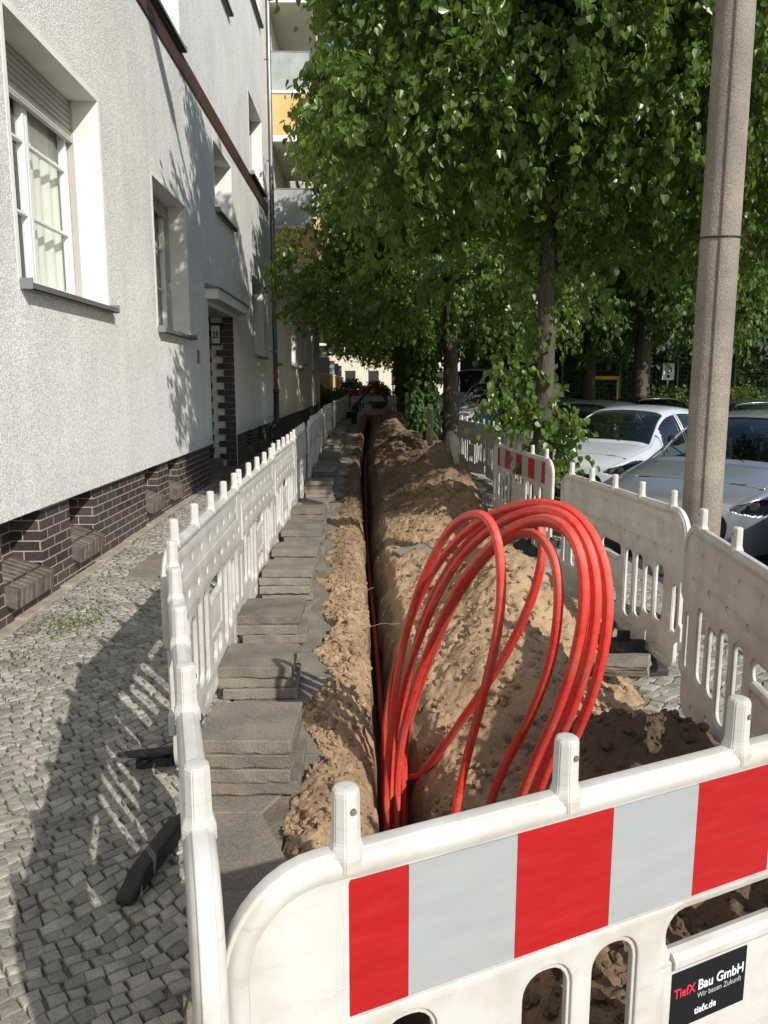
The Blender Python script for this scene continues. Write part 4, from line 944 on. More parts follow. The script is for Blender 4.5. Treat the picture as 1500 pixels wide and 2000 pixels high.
def red_flowers():
    for i, (x, y, z) in enumerate(((-3.0, 46.3, 2.32), (-2.6, 52.9, 2.32))):
        r = np.random.default_rng(50 + i); n = 36; c = np.stack([r.uniform(-.45, .45, n), r.normal(0, .08, n), r.uniform(0, .22, n)], -1)
        V = (c[:, None] + r.normal(0, .045, (n, 4, 3))).reshape(-1, 3); F = np.arange(n * 4).reshape(n, 4)
        o = np_mesh('flower_box', V, F, mat('red_flowers', (.62, .04, .03), .6, isl=.3)); o.location = (x, y, z)
        tag(o, 'red balcony flowers on the %s sunlit yellow balcony' % ('nearer', 'farther')[i], 'flowers')
red_flowers()
def end_house():
    root = empty('apartment_house', (0, 88, 0)); wins = []
    for i in range(7):
        for z in (1.6, 4.8, 8.0): wins.append((-8 + i * 2.6, -8 + i * 2.6 + 1.25, z, z + 1.6))
    b = facade_mesh('w', 0, -10, 12, -.3, 13, wins, None, None, axis='y'); b.build('wall', MT['cream'], root)
    for a, c, z0, z1 in wins:
        q = MB(); q.box(a, c, .12, .18, z0, z1); f = q.build('window', MT['pvc'], root); q = MB(); q.box(a + .08, c - .08, .10, .119, z0 + .08, z1 - .08); q.build('pane', MT['seal'], f)
    for a in (-5.4, -.2, 2.4):
        q = MB(); q.box(a - .1, a + .05, -.03, .02, 4.8, 6.4); q.build('red_blind', mat('red_blind', (.35, .03, .04), .7), root) if a == -.2 else None
        q = MB(); q.box(a, a + 1.25, -.02, .03, 3.5, 4.7); q.build('yellow_panel', MT['yellow'], root)
    q = MB(); q.box(-10.2, 12.2, -.2, 9, 13, 13.3); q.build('roof', MT['roof'], root)
    tag(root, 'pale cream house closing the street in the far distance behind the trees', 'apartment house')
end_house()

# ------------------------------------------------------------------ foliage
LM = [leaf_mat('lime_leaf', (.030, .066, .012), (.115, .180, .038), (.34, .46, .06), .32, .38), leaf_mat('lime_bract', (.085, .135, .03), (.16, .21, .06), (.28, .36, .08), .6)]
LM2 = [leaf_mat('far_leaf', (.035, .075, .018), (.095, .165, .040), (.26, .40, .06), .5), leaf_mat('far_leaf_light', (.12, .18, .045), (.18, .25, .07), (.34, .42, .09), .5)]
LM3 = [leaf_mat('shrub_leaf', (.06, .10, .02), (.14, .18, .04), (.2, .27, .05), .5), leaf_mat('shrub_tip', (.13, .15, .03), (.2, .2, .05), (.3, .32, .07), .5)]
def norm(v): return v / (np.linalg.norm(v, axis=-1, keepdims=True) + 1e-9)
def leaves_mesh(name, blobs, n_spray, per, size, mats, parent, seed, bract=.12, shell=.16, droop=.75, spray=.32, axis=(0, 0), loc=None):
    r = np.random.default_rng(seed); B = np.array(blobs, dtype=float)
    wgt = (B[:, 3] * B[:, 4] + B[:, 4] * B[:, 5] + B[:, 3] * B[:, 5]); idx = r.choice(len(B), n_spray, p=wgt / wgt.sum())
    d = norm(r.normal(0, 1, (n_spray, 3))); low = (d[:, 2] < -.3) & (r.random(n_spray) < .35); d[low, 2] *= -1
    rad = np.clip(1.0 - np.abs(r.normal(0, shell, n_spray)), .12, 1.05)
    wob = 1 + .16 * np.sin(d[:, 0] * 5 + idx) * np.sin(d[:, 1] * 4 + idx * 2)
    C = B[idx, :3] + d * B[idx, 3:] * (rad * wob)[:, None]
    if loc is not None:
        t_ = (C[:, 1] + loc[1]) / loc[1]; off = np.abs(C[:, 0] + loc[0] - loc[0] * t_); kp = ~((C[:, 1] < 0) & (off < .15) & (r.random(n_spray) < .8)); C = C[kp]; d = d[kp]; idx = idx[kp]; n_spray = len(C)
    out = norm(d + np.array([0, 0, -.35]) + r.normal(0, .3, (n_spray, 3)))
    n = n_spray * per; s = np.tile(np.linspace(0, 1, per), n_spray) + r.normal(0, .08, n)
    O = np.repeat(out, per, 0); P = np.repeat(C, per, 0) + O * (s[:, None] * spray) + np.array([0, 0, -1.0]) * (s ** 2 * spray * .35)[:, None] + r.normal(0, .03, (n, 3)) * (spray / .32)
    ax = norm(O * .45 + np.array([0, 0, -droop]) + r.normal(0, .38, (n, 3)))
    nr = norm(O * .8 + np.array([0, 0, .55]) + r.normal(0, .55, (n, 3))); nr = norm(nr - ax * (nr * ax).sum(-1, keepdims=True)); side = np.cross(ax, nr)
    L_ = size * r.uniform(.6, 1.2, n); W = L_ * r.uniform(.42, .52, n)
    br = r.random(n) < bract; W = np.where(br, L_ * .13, W); L_ = np.where(br, L_ * 1.05, L_)
    L_ = L_[:, None]; W = W[:, None]; fold = .28 * W
    base = P + ax * L_ * .06; tip = P + ax * L_ - nr * L_ * .14
    def q(t, k, f): return P + ax * L_ * t + side * W * k + nr * (abs(k) * fold * f)
    V = np.stack([base, tip, q(.80, .42, .6), q(.48, .95, .8), q(.10, .82, 1), q(.80, -.42, .6), q(.48, -.95, .8), q(.10, -.82, 1)], 1).reshape(-1, 3); o = (np.arange(n) * 8)[:, None]
    F = np.concatenate([np.concatenate([o, o + 1, o + 2, o + 3, o + 4], 1), np.concatenate([o, o + 7, o + 6, o + 5, o + 1], 1)], 1).reshape(-1, 5)
    return np_mesh(name, V, F, mats, parent, smooth=False, midx=np.repeat(br.astype(int), 2))
def crown_blobs(seed, c, rx, ry, rz, n, br=(.7, 1.2), low=-.8):
    r = np.random.default_rng(seed); out = []
    while len(out) < n:
        d = r.normal(0, 1, 3); d /= np.linalg.norm(d)
        if d[2] < low: continue
        k = r.uniform(.45, .82); b_ = r.uniform(*br)
        out.append((c[0] + d[0] * rx * k, c[1] + d[1] * ry * k, c[2] + d[2] * rz * k, b_, b_, b_ * r.uniform(.34, .5)))
    return out
def trunk(name, parent, H, r0, blobs, seed, lean=(0, 0), fork=None, z0=-.3, nb=14):
    r = random.Random(seed); b = MB(); pts = []; rad = []
    n = 12
    for i in range(n + 1):
        t = i / n; pts.append((lean[0] * t + .05 * math.sin(t * 5 + seed), lean[1] * t + .05 * math.cos(t * 4 + seed) - .05, z0 + (H - z0) * t)); rad.append(r0 * (1 - .78 * t) + (r0 * .35 * max(0, 1 - t * 9)))
    prof = [1 + .06 * math.sin(j * 2.1 + seed) for j in range(12)]
    b.tube(pts, rad, 12, prof=prof)
    for bl in (r.sample(list(blobs), min(nb, len(blobs))) if blobs else []):
        t = min(.95, max(.42, (bl[2] - .6) / H * .85)); i = int(t * n); p = Vector(pts[i]); q = Vector(bl[:3])
        mid = (p + q) / 2 + Vector((r.uniform(-.2, .2), r.uniform(-.2, .2), -.15)); rr = rad[i] * .38
        b.tube([p, p.lerp(mid, .5) + Vector((0, 0, .05)), mid, q], [rr, rr * .75, rr * .5, rr * .15], 7)
        for k in range(3):
            e = q + Vector((r.uniform(-1, 1), r.uniform(-1, 1), r.uniform(-.6, .5))) * bl[3] * .9
            b.tube([mid.lerp(q, .4 + .2 * k), mid.lerp(q, .6 + .2 * k).lerp(e, .6), e], [rr * .3, rr * .2, rr * .06], 5)
    return b.build(name, MT['bark'], parent, smooth=True)

# near lime tree
t1 = empty('lime_tree', (1.80, 8.3, 0))
bl = crown_blobs(3, (.15, -.2, 6.3), 2.6, 2.75, 3.3, 74, (.5, .95), -.72)
bl += [(-1.65, -.9, 3.9, .65, .7, .55), (-1.45, -.4, 4.9, .8, .9, .8), (-1.75, -.8, 5.5, .7, .8, .7), (-.9, -1.0, 3.9, .7, .7, .5), (-.3, -1.0, 4.0, .8, .8, .6), (.7, -1.0, 4.1, .9, .8, .6), (1.5, -.7, 4.0, .9, .9, .65),
       (2.5, -.3, 4.1, .9, .9, .8), (1.0, -1.5, 4.6, .8, .7, .7), (-.4, -1.7, 4.7, .8, .7, .6), (-1.2, .4, 3.5, .7, .7, .4), (.4, .3, 3.5, .9, .9, .45), (1.9, .6, 3.5, .9, .9, .5), (-1.9, .2, 4.3, .55, .7, .6), (2.9, .6, 4.6, .9, .9, .9), (1.9, -.2, 3.0, .5, .5, .35), (.6, .2, 2.9, .45, .4, .35)]
leaves_mesh('crown', bl, 12500, 13, .080, LM, t1, 11, shell=.15, bract=.15, spray=.27, loc=(1.80, 8.3))
trunk('trunk', t1, 8.5, .115, bl, 1, lean=(.05, .1), nb=22)
sh = [(.14, .0, .75, .22, .24, .36), (.1, -.1, 1.25, .30, .3, .34), (-.22, .1, 1.22, .30, .28, .22), (.0, 0, 1.75, .22, .22, .35), (.24, -.1, .85, .2, .2, .2), (.22, 0, .25, .26, .3, .25), (-.05, 0, 2.3, .24, .24, .35), (-.2, 0, 2.8, .26, .24, .3), (.1, 0, 3.2, .28, .26, .3), (-.3, 0, 1.75, .26, .24, .2), (-.45, -.1, 1.40, .18, .18, .16)]
leaves_mesh('trunk_shoots', sh, 300, 7, .08, LM, t1, 12, bract=0, shell=.4, spray=.2)
tag(t1, 'nearest lime tree, slim trunk wrapped in leafy shoots beside the white car', 'tree', 'street lime trees along the kerb')
# second tree and the ones behind it
t2 = empty('lime_tree', (1.72, 16.8, -.05))
bl2 = crown_blobs(8, (0, 0, 6.2), 3.4, 3.5, 3.5, 72, (.7, 1.2), -.85) + [(-2.3, -2.2, 3.3, .8, .8, .6), (-1.2, -2.9, 3.4, .8, .8, .6), (.2, -3.0, 3.5, .8, .8, .6), (-2.9, -1.0, 3.9, .7, .8, .7), (1.4, -2.7, 3.6, .8, .8, .7), (-1.6, -.9, 3.2, .9, .9, .7), (-.8, -1.8, 3.2, .9, .8, .6), (.8, -1.6, 3.0, .9, .9, .6), (-2.3, .4, 3.5, .9, .9, .7), (1.8, -.4, 3.2, .9, .9, .6)]
leaves_mesh('crown', bl2, 6800, 11, .108, LM, t2, 21, shell=.22, bract=.08)
trunk('trunk', t2, 9, .185, bl2, 2, lean=(.05, 0), nb=14)
tag(t2, 'second lime tree, bare grey trunk in the heap of sand', 'tree', 'street lime trees along the kerb')
ivy = leaves_mesh('ivy', [(0, 0, z, .42, .42, .5) for z in (.3, .9, 1.5, 2.1, 2.7, 3.3)], 900, 7, .12, LM2, None, 31, bract=0, shell=.3, spray=.2)
ivy2 = [ivy]
for i, (x, yy, rz, lab) in enumerate(((1.7, 24.5, 100, 'third lime tree, trunk hidden in dark ivy beyond the sand heaps'), (1.75, 32.5, 200, 'fourth lime tree, ivy-covered trunk beside the excavator'), (1.8, 41, 300, 'fifth lime tree, its crown overhanging the closing barriers'), (1.8, 53, 40, 'sixth lime tree, far down the pavement against the end house'))):
    c = copy_tree(t2); c.location = (x, yy, -.05); c.rotation_euler = (0, 0, R(rz)); c.scale = (.95, .95, 1.2); tag(c, lab, 'tree', 'street lime trees along the kerb')
    if i < 3:
        v = ivy if i == 0 else ivy.copy()
        if i: COL.objects.link(v)
        v.parent = c
# trees across the street
t3 = empty('street_tree', (8.2, 23.5, -.05))
bl3 = crown_blobs(18, (0, 0, 7.2), 4.6, 4.6, 4.2, 60, (1.0, 1.8), -.9) + [(-2.5, -1.5, 3.6, 1.4, 1.2, .8), (1.0, -2.4, 3.7, 1.4, 1.2, .8), (2.8, -.8, 3.8, 1.3, 1.3, .9), (0, -1, 4.4, 1.5, 1.4, .9)]
leaves_mesh('crown', bl3, 5000, 9, .17, LM2, t3, 41, shell=.25, bract=.06, spray=.5)
trunk('trunk', t3, 9, .30, bl3, 4, lean=(.1, 0), nb=18, z0=-.2)
tag(t3, 'dark tree with a sun-dappled trunk behind the roof of the white car', 'tree', 'trees across the street')
for x, yy, rz, s, lab in ((7.7, 27.5, 60, .95, 'dark forked tree across the street, just right of the leafy near trunk'), (15.2, 27.5, 130, 1.0, 'tree across the street right of the lamp post'), (8.0, 36, 200, 1.1, 'tree across the street above the white vans'), (14.5, 33, 250, 1.2, 'tall tree standing behind the green sports fence'),
                          (7.5, 47, 20, 1.25, 'tree far down the street behind the large white van'), (20, 36, 310, 1.3, 'tree behind the fence at the right edge of the picture'), (9, 60, 90, 1.5, 'farthest tree across the street'), (12, 50, 170, 1.5, 'broad tree closing the view beyond the fence')):
    c = copy_tree(t3); c.location = (x, yy, -.05); c.rotation_euler = (0, 0, R(rz)); c.scale = (s, s, s); tag(c, lab, 'tree', 'trees across the street')

# shrubs
def shrub(name, loc, blobs, n, size, lab, cat='shrub', mats=None, seed=1, group=None):
    o = leaves_mesh(name, blobs, n, 7, size, mats or LM3, None, seed, bract=.12, shell=.25, droop=.1, spray=.18); o.location = loc
    return tag(o, lab, cat, group)
for i, (x, yy) in enumerate(((9.2, 24.5), (11.4, 25.0), (13.6, 25.4), (15.8, 25.0), (18, 25.2), (12.0, 21.0), (14.2, 19.6))):
    shrub('shrub', (x, yy, 0), [(-.7, 0, .6, .8, .6, .7), (.5, .1, .7, .9, .6, .75), (0, -.2, 1.0, .7, .5, .5)], 900, .11, 'yellow-green shrub in the row across the street, %s from the left' % ['first', 'second', 'third', 'fourth', 'fifth', 'sixth', 'seventh'][i], seed=60 + i, group='shrubs across the street')
for i, (x, yy, h, lab) in enumerate(((-2.9, 41.5, 1.5, 'sunlit green bush in the front garden below the yellow balconies'), (-2.3, 46, 1.3, 'green bush beside the far left barriers'), (-1.1, 56, 1.9, 'dark round bush in front of the far cream house'), (.6, 60, 1.8, 'dark bush left of the far traffic signs'))):
    shrub('bush', (x, yy, 0), [(0, 0, h * .5, .9, .9, h * .55), (.5, -.3, h * .4, .6, .6, h * .4), (-.4, .2, h * .7, .5, .5, h * .35)], 700, .12, lab, seed=80 + i)
for i, (x, yy, h) in enumerate(((8.6, 35, 3.4), (11.2, 36, 3.0), (14.2, 35.5, 3.6), (17.5, 36, 3.2), (20.5, 35.5, 3.6))):
    shrub('bush', (x, yy, 0), [(0, 0, h * .5, 1.3, .9, h * .5), (.9, .2, h * .4, 1.0, .8, h * .4), (-.9, 0, h * .45, 1.0, .8, h * .4)], 1300, .16, 'tall green bush behind the wire mesh fence, %s from the left' % ['first', 'second', 'third', 'fourth', 'fifth'][i], seed=120 + i, group='bushes behind the sports fence')
shrub('red_hedge', (-1.7, 50, 0), [(-.8, 0, .8, .9, .5, .5), (.3, 0, .8, .9, .5, .5), (1.0, 0, .8, .5, .5, .45)], 500, .1, 'low reddish-brown hedge beyond the closing barriers', 'hedge', [leaf_mat('red_leaf', (.16, .035, .02), (.24, .07, .04), (.3, .06, .03))] * 2, 90)

# weeds between the setts
def weeds():
    r = np.random.default_rng(9); P = []
    for cx, cy, n, s in ((-2.05, 5.15, 420, .11), (-2.15, 5.05, 160, .12), (-2.0, 5.5, 120, .1), (-2.25, 7.2, 130, .12), (-2.32, 7.8, 100, .1), (-2.15, 6.3, 120, .12), (-2.1, 4.5, 60, .1), (-1.7, 5.9, 60, .15), (-1.5, 3.3, 50, .3), (-1.25, 2.3, 60, .25), (-1.7, 2.6, 60, .3),
                         (1.62, 4.35, 120, .07), (1.58, 4.7, 140, .12), (1.75, 3.9, 60, .15), (1.9, 5.0, 150, .3), (2.1, 3.6, 120, .3), (-2.33, 9, 120, .2), (1.5, 16.5, 120, .3), (1.7, 8.2, 120, .25), (-2.2, 3.5, 60, .3), (-1.2, 8, 60, .3)):
        P.append(np.stack([cx + r.normal(0, s, n), cy + r.normal(0, s, n)], -1))
    P.append(np.stack([r.uniform(-2.35, -.8, 500), r.uniform(1.4, 12, 500)], -1)); P = np.concatenate(P); P = P[(P[:, 0] > -2.37)]; n = len(P)
    z = g(P[:, 0], P[:, 1]) - .008; a = r.uniform(0, 6.28, n); h = r.uniform(.004, .016, n); w_ = h * .3 + .0015
    dx = np.cos(a) * w_; dy = np.sin(a) * w_; lx = r.normal(0, .9, n) * h; ly = r.normal(0, .9, n) * h
    V = np.stack([np.stack([P[:, 0] - dx, P[:, 1] - dy, z], -1), np.stack([P[:, 0] + dx, P[:, 1] + dy, z], -1), np.stack([P[:, 0] + lx + dx * .8, P[:, 1] + ly + dy * .8, z + h + .006], -1), np.stack([P[:, 0] + lx * 1.3 - dx * .6, P[:, 1] + ly * 1.3 - dy * .6, z + h + .005], -1)], 1).reshape(-1, 3)
    tag(np_mesh('weeds', V, np.arange(n * 4).reshape(n, 4), leaf_mat('weed', (.07, .12, .02), (.17, .21, .045), (.25, .32, .06), .6)), 'small green weeds and moss growing between the cobbles', 'weeds', kind='stuff')
weeds()
def litter():
    r = np.random.default_rng(19); n = 260
    P = np.concatenate([np.stack([r.uniform(-2.34, -.8, n), 1.3 + 9 * r.random(n) ** 1.4], -1), np.stack([r.uniform(1.4, 2.3, 60), r.uniform(3.3, 7, 60)], -1)]); n = len(P)
    z = g(P[:, 0], P[:, 1]) + .004; a = r.uniform(0, 6.28, n); s = r.uniform(.004, .013, n)
    c, sn = np.cos(a), np.sin(a); q = []
    for u, v in ((-1, -.5), (1, -.6), (.8, .5), (-.9, .6)): q.append(np.stack([P[:, 0] + (u * c - v * sn) * s, P[:, 1] + (u * sn + v * c) * s, z + r.uniform(0, .005, n)], -1))
    tag(np_mesh('leaf_litter', np.stack(q, 1).reshape(-1, 3), np.arange(n * 4).reshape(n, 4), mat('litter', (.22, .18, .10), .8, isl=.8)), 'dry leaf bits and crumbs scattered over the cobbles', 'litter', kind='stuff')
litter()

# ------------------------------------------------------------------ cars
def interp_rows(A, k):
    A = np.asarray(A, float); n = len(A); out = []
    for i in range(n - 1):
        p0 = A[max(i - 1, 0)]; p1 = A[i]; p2 = A[i + 1]; p3 = A[min(i + 2, n - 1)]
        for t in np.linspace(0, 1, k, endpoint=False):
            c = .5 * ((2 * p1) + (-p0 + p2) * t + (2 * p0 - 5 * p1 + 4 * p2 - p3) * t * t + (-p0 + 3 * p1 - 3 * p2 + p3) * t ** 3)
            out.append(c)
    out.append(A[-1]); return np.array(out)
HATCH = [  # x, top z, half width at belt, half width at roof edge, belt z, bumper bottom z, widest half width
    (0.00, .60, .50, .42, .56, .30, .55), (.05, .70, .66, .55, .66, .24, .69), (.16, .765, .76, .64, .72, .20, .79), (.36, .83, .80, .68, .76, .19, .84), (.62, .89, .82, .70, .81, .19, .86), (.92, .945, .83, .71, .86, .19, .87),
    (1.12, .985, .835, .72, .885, .19, .875), (1.40, 1.165, .84, .69, .90, .19, .875), (1.72, 1.355, .84, .63, .91, .19, .875), (2.05, 1.455, .84, .59, .92, .19, .875), (2.5, 1.495, .84, .57, .93, .19, .875), (3.0, 1.485, .84, .565, .94, .19, .875),
    (3.45, 1.435, .83, .56, .95, .19, .87), (3.80, 1.29, .80, .57, .96, .20, .86), (4.02, 1.04, .76, .62, .95, .24, .83), (4.12, .86, .72, .60, .80, .28, .78), (4.16, .66, .64, .50, .60, .34, .66)]
VAN = [(0.00, .66, .62, .52, .60, .32, .66), (.06, .80, .76, .66, .74, .24, .80), (.2, .92, .82, .72, .84, .2, .88), (.5, 1.02, .86, .76, .92, .19, .93), (.85, 1.10, .88, .78, .98, .19, .95), (1.05, 1.22, .89, .78, 1.0, .19, .95), (1.35, 1.52, .89, .76, 1.02, .19, .95), (1.65, 1.78, .89, .74, 1.03, .19, .95),
       (2.0, 1.90, .89, .73, 1.03, .19, .95), (3.0, 1.93, .89, .73, 1.04, .19, .95), (4.2, 1.92, .89, .73, 1.04, .19, .95), (4.75, 1.86, .88, .74, 1.04, .2, .93), (4.9, 1.4, .86, .76, 1.0, .24, .9), (4.95, .8, .8, .7, .7, .3, .84)]
def car(kind, paint, label, loc, head, sc=(1, 1, 1), detail=True, group='parked cars'):
    st = np.array(VAN if kind == 'van' else HATCH, float)
    S = interp_rows(st, 12); ring = []
    for x, zt, wb, wr, zb, z0, wm in S:
        zt = max(zt, zb + .02); hr = zt - zb
        k = min(1.0, hr / .25)
        P = [(0, zt), (wr * .45, zt - .010 * k), (wr * .85, zt - .035 * k - .004), (wr + .02 * k + (wb - wr) * (1 - k) * .6, zt - .095 * k - .012), (wr + (wb - wr) * .55, zb + hr * .48 * k + (1 - k) * hr * .5), (wb, zb + .012), (wm - .004, zb - .09 * min(1, (zb - z0) / .5)), (wm, z0 + (zb - z0) * .52), (wm - .012, z0 + (zb - z0) * .25), (wm - .05, z0)]
        ring.append(P)
    A = np.array(ring)                          # stations x ring x 2
    A = np.stack([interp_rows(a, 8) for a in A])  # refine the ring
    ns, nr = A.shape[:2]
    full = np.concatenate([A[:, ::-1] * np.array([-1, 1]), A[:, 1:]], 1); nf = full.shape[1]
    V = np.concatenate([np.repeat(S[:, 0:1], nf, 1)[..., None], full], -1)   # x, y, z
    # rake of the nose in plan
    V[..., 0] += .10 * (np.abs(V[..., 1]) / .85) ** 2 * np.exp(-V[..., 0] * 2.2)
    def cidx(i, j): return i * nf + j
    I, J = np.meshgrid(np.arange(ns - 1), np.arange(nf - 1), indexing='ij')
    F = np.stack([cidx(I, J), cidx(I, J + 1), cidx(I + 1, J + 1), cidx(I + 1, J)], -1).reshape(-1, 4)
    VV = V.reshape(-1, 3); ctr = VV[F].mean(1)
    rj = np.abs(np.repeat(np.arange(nf - 1)[None], ns - 1, 0) + .5 - (nr - 1)).ravel() / 8.0   # ring parameter 0..9
    x, yy, z = ctr[:, 0], np.abs(ctr[:, 1]), ctr[:, 2]
    if kind == 'van': ws0, ws1, sg = 1.03, 1.83, [(1.35, 1.95), (2.05, 3.2), (3.3, 4.5)]; wheels = (.85, 4.0)
    else: ws0, ws1, sg = 1.17, 1.95, [(1.45, 2.35), (2.45, 3.3)]; wheels = (.78, 3.38)
    zbelt = np.interp(x, S[:, 0], S[:, 4]); ztop = np.interp(x, S[:, 0], S[:, 1])
    glass_f = (x > ws0) & (x < ws1) & (rj < 2.75)
    rear = (x > (4.78 if kind == 'van' else 3.56)) & (x < (4.86 if kind == 'van' else 3.98)) & (rj < 2.5)
    side = np.zeros(len(F), bool)
    for a, c in sg: side |= (x > a + (z - zbelt) * .55 * (a < 2)) & (x < c + (z - zbelt) * (.0 if c < 3 else -.5)) & (rj > 3.15) & (rj < 4.95)
    arch = np.zeros(len(F), bool)
    for wx in wheels: arch |= (np.hypot(x - wx, z - .30) < .345) & (rj > 5.6)
    hl = (((x - .42) / .36) ** 2 + ((z - (.655 + .12 * (x - .2))) / .085) ** 2 < 1) & (yy > .50) & (rj > 4.2) & (x < .8)
    if kind == 'van': hl = (((x - .25) / .25) ** 2 + ((z - .78) / .12) ** 2 < 1) & (yy > .5)
    grille = (x < .12) & (yy < .40) & (z < .44) & (z > .30)
    gap = np.zeros(len(F), bool)
    if kind != 'van' and detail:
        def st(a): return (x > a) & (x < a + .027)
        gap = (st(1.43) | st(2.38)) & (rj > 3.05) & (z > .36)
        gap |= st(.40) & (rj < 3.2); gap |= (np.abs(rj - 3.05) < .07) & (x > .40) & (x < 1.13); gap |= (z < .52) & (z > .505) & (rj > 6) & (x > 1.5) & (x < 3.0) & False
        gap &= ~(glass_f | rear | side | arch | hl | grille)
    base = ~(glass_f | rear | side | arch | hl | grille | gap)
    root = empty('parked_car' if kind != 'van' else 'parked_van', loc, head); root.scale = sc
    def sub(name, sel, m, off=0.0, smooth=True):
        f = F[sel]
        if not len(f): return None
        u, inv = np.unique(f, return_inverse=True); v = VV[u].copy()
        if off:
            c = np.array([2.1, 0, .75]); d = v - c; d[:, 0] *= .4; v -= norm(d) * off
        return np_mesh(name, v, inv.reshape(-1, 4)[:, ::-1], m, root, smooth=smooth)
    body = sub('body', base, paint)
    so_ = body.modifiers.new('thick', 'SOLIDIFY'); so_.thickness = .018; so_.offset = 1
    sub('panel_gap', gap, CARBLACK, -.004)
    sub('windscreen', glass_f, CARGLASS, .004); sub('rear_window', rear, CARGLASS, .004); [sub('side_windows', side & (ctr[:, 1] * q_ > 0), CARGLASS, .004) for q_ in (1, -1)]
    sub('headlight', hl & (ctr[:, 1] > 0), LAMPM, .002); sub('headlight', hl & (ctr[:, 1] < 0), LAMPM, .002); sub('grille', grille, CARBLACK, .015)
    b = MB(); b.box(.25, 4.0 if kind != 'van' else 4.8, -.70, .70, .24, .62)
    b.box(1.25, 3.6 if kind != 'van' else 4.7, -.60, .60, .62, .92); b.build('floor', CARBLACK, root)
    if detail:
        b = MB()
        for sy in (-1, 1):
            for sx in (1.95, 2.85): b.box(sx, sx + .16, sy * .38 - .22, sy * .38 + .22, .9, 1.20); b.box(sx + .02, sx + .12, sy * .38 - .1, sy * .38 + .1, 1.21, 1.36)
        b.build('seats', CARSEAT, root, bevel=.04)
    for i, wx in enumerate(wheels):
        for sy in (-1, 1):
            wh = empty('wheel', (wx, sy * .77, .30)); wh.parent = root; wh.rotation_euler = (R(90) * (1 if sy < 0 else -1), 0, 0)
            t = MB(); n = 28
            prof = [(.19, -.09), (.29, -.095), (.31, -.07), (.312, .0), (.31, .07), (.29, .095), (.20, .09), (.195, .05)]
            vs = [(r_ * math.cos(2 * math.pi * j / n), r_ * math.sin(2 * math.pi * j / n), h) for r_, h in prof for j in range(n)]
            t.add(vs, [(a * n + j, a * n + (j + 1) % n, (a + 1) * n + (j + 1) % n, (a + 1) * n + j) for a in range(len(prof) - 1) for j in range(n)]); t.build('tyre', MT['rubber'], wh, smooth=True)
            t = MB()
            for j in range(7):
                T = Matrix.Rotation(2 * math.pi * j / 7, 4, 'Z'); t.box(.03, .195, -.022, .022, .045, .075, T=T)
            t.tube([(0, 0, .0), (0, 0, .085)], .05, 14); t.tube([(0, 0, -.05), (0, 0, .03)], .195, 24); t.build('rim', RIMM, wh, bevel=.004)
    for sy in ((-1, 1) if paint is not P_SIL else (-1,)):
        b = MB(); b.tube([(1.50, sy * .84, .93), (1.50, sy * .93, .99)], .018, 6)
        b.add([(1.46, sy * .90, .95), (1.46, sy * 1.06, .97), (1.46, sy * 1.05, 1.07), (1.46, sy * .91, 1.08), (1.55, sy * .89, .94), (1.55, sy * 1.07, .96), (1.55, sy * 1.06, 1.09), (1.55, sy * .90, 1.10)], [(0, 1, 2, 3), (7, 6, 5, 4), (0, 4, 5, 1), (1, 5, 6, 2), (2, 6, 7, 3), (3, 7, 4, 0)]); b.build('mirror', CARBLACK if kind == 'van' or paint.name == 'shaded_white_car_paint' else paint, root, smooth=True)
    if detail:
        b = MB(); b.box(-.045, -.02, -.26, .26, .40, .51); pl_ = b.build('number_plate', MT['white'], root, bevel=.004)
        for yy_ in (-.3, .28):
            b = MB(); b.tube([(1.12, yy_, .995), (1.30, yy_ + .3, 1.115), (1.45, yy_ + .34, 1.205)], .008, 5); b.build('wiper', CARBLACK, root)
        for sy in (-1, 1):
            b = MB(); b.tube([(.20, sy * .60, .655), (.24, sy * .60, .655)], .055, 14); b.tube([(.30, sy * .70, .66), (.34, sy * .70, .66)], .045, 14)
            b.build('reflector_bowl', RIMM, root, smooth=False)
    return tag(root, label, 'car' if kind != 'van' else 'van', group)
CARBLACK = mat('car_black_trim', (.015, .015, .016), .45, .05); CARSEAT = mat('car_seat', (.05, .05, .055), .9); RIMM = mat('alloy', (.42, .43, .44), .28, .05, metal=.9)
CARGLASS = glass_mat('car_glass', (.42, .48, .47), .55); LAMPM = glass_mat('lamp_glass', (.75, .8, .8), .7)
def paint(name, c, metal=.3): return mat(name, c, .32, .03, 2, metal=metal, coat=1.0)
P_SIL = paint('silver_car_paint', (.35, .38, .42), .6); P_WHI_SHADE = paint('shaded_white_car_paint', (.52, .55, .59), 0); P_DGR = paint('dark_grey_car_paint', (.07, .075, .08), .5); P_BLU = paint('blue_car_paint', (.035, .09, .22), .4); P_BLK = paint('black_car_paint', (.012, .013, .016), .3); P_LGR = paint('light_grey_car_paint', (.3, .32, .33), .6)  # white paint darkened so the shade over the white car sits in its colour
H45 = R(45)
def echelon(nx, ny): return (nx, ny, -.19)
scar = car('hatch', P_SIL, 'silver hatchback parked nose-in right behind the lamp post', echelon(2.98, 7.55), H45)
b = MB(); b.prism([(-.17, .585), (.17, .585), (.14, .50), (-.14, .50)], -.035, -.012, axis='x'); gb = b.build('badge_grille', CARBLACK, scar, bevel=.006)
b = MB(); b.tube([(-.038, yy, z) for yy, z in ((-.175, .59), (.175, .59), (.145, .495), (-.145, .495), (-.175, .59))], .008, 6); b.build('chrome_frame', RIMM, scar)
wcar = car('hatch', P_WHI_SHADE, 'white small car with dark almond headlights parked behind the clean barrier panel', echelon(2.78, 10.85), H45, sc=(.88, .97, .99))
for sy in (-1, 1):
    b = MB(); b.tube([(.10, sy * .60, .42), (.125, sy * .60, .42)], .07, 18); b.build('fog_light', RIMM, wcar)
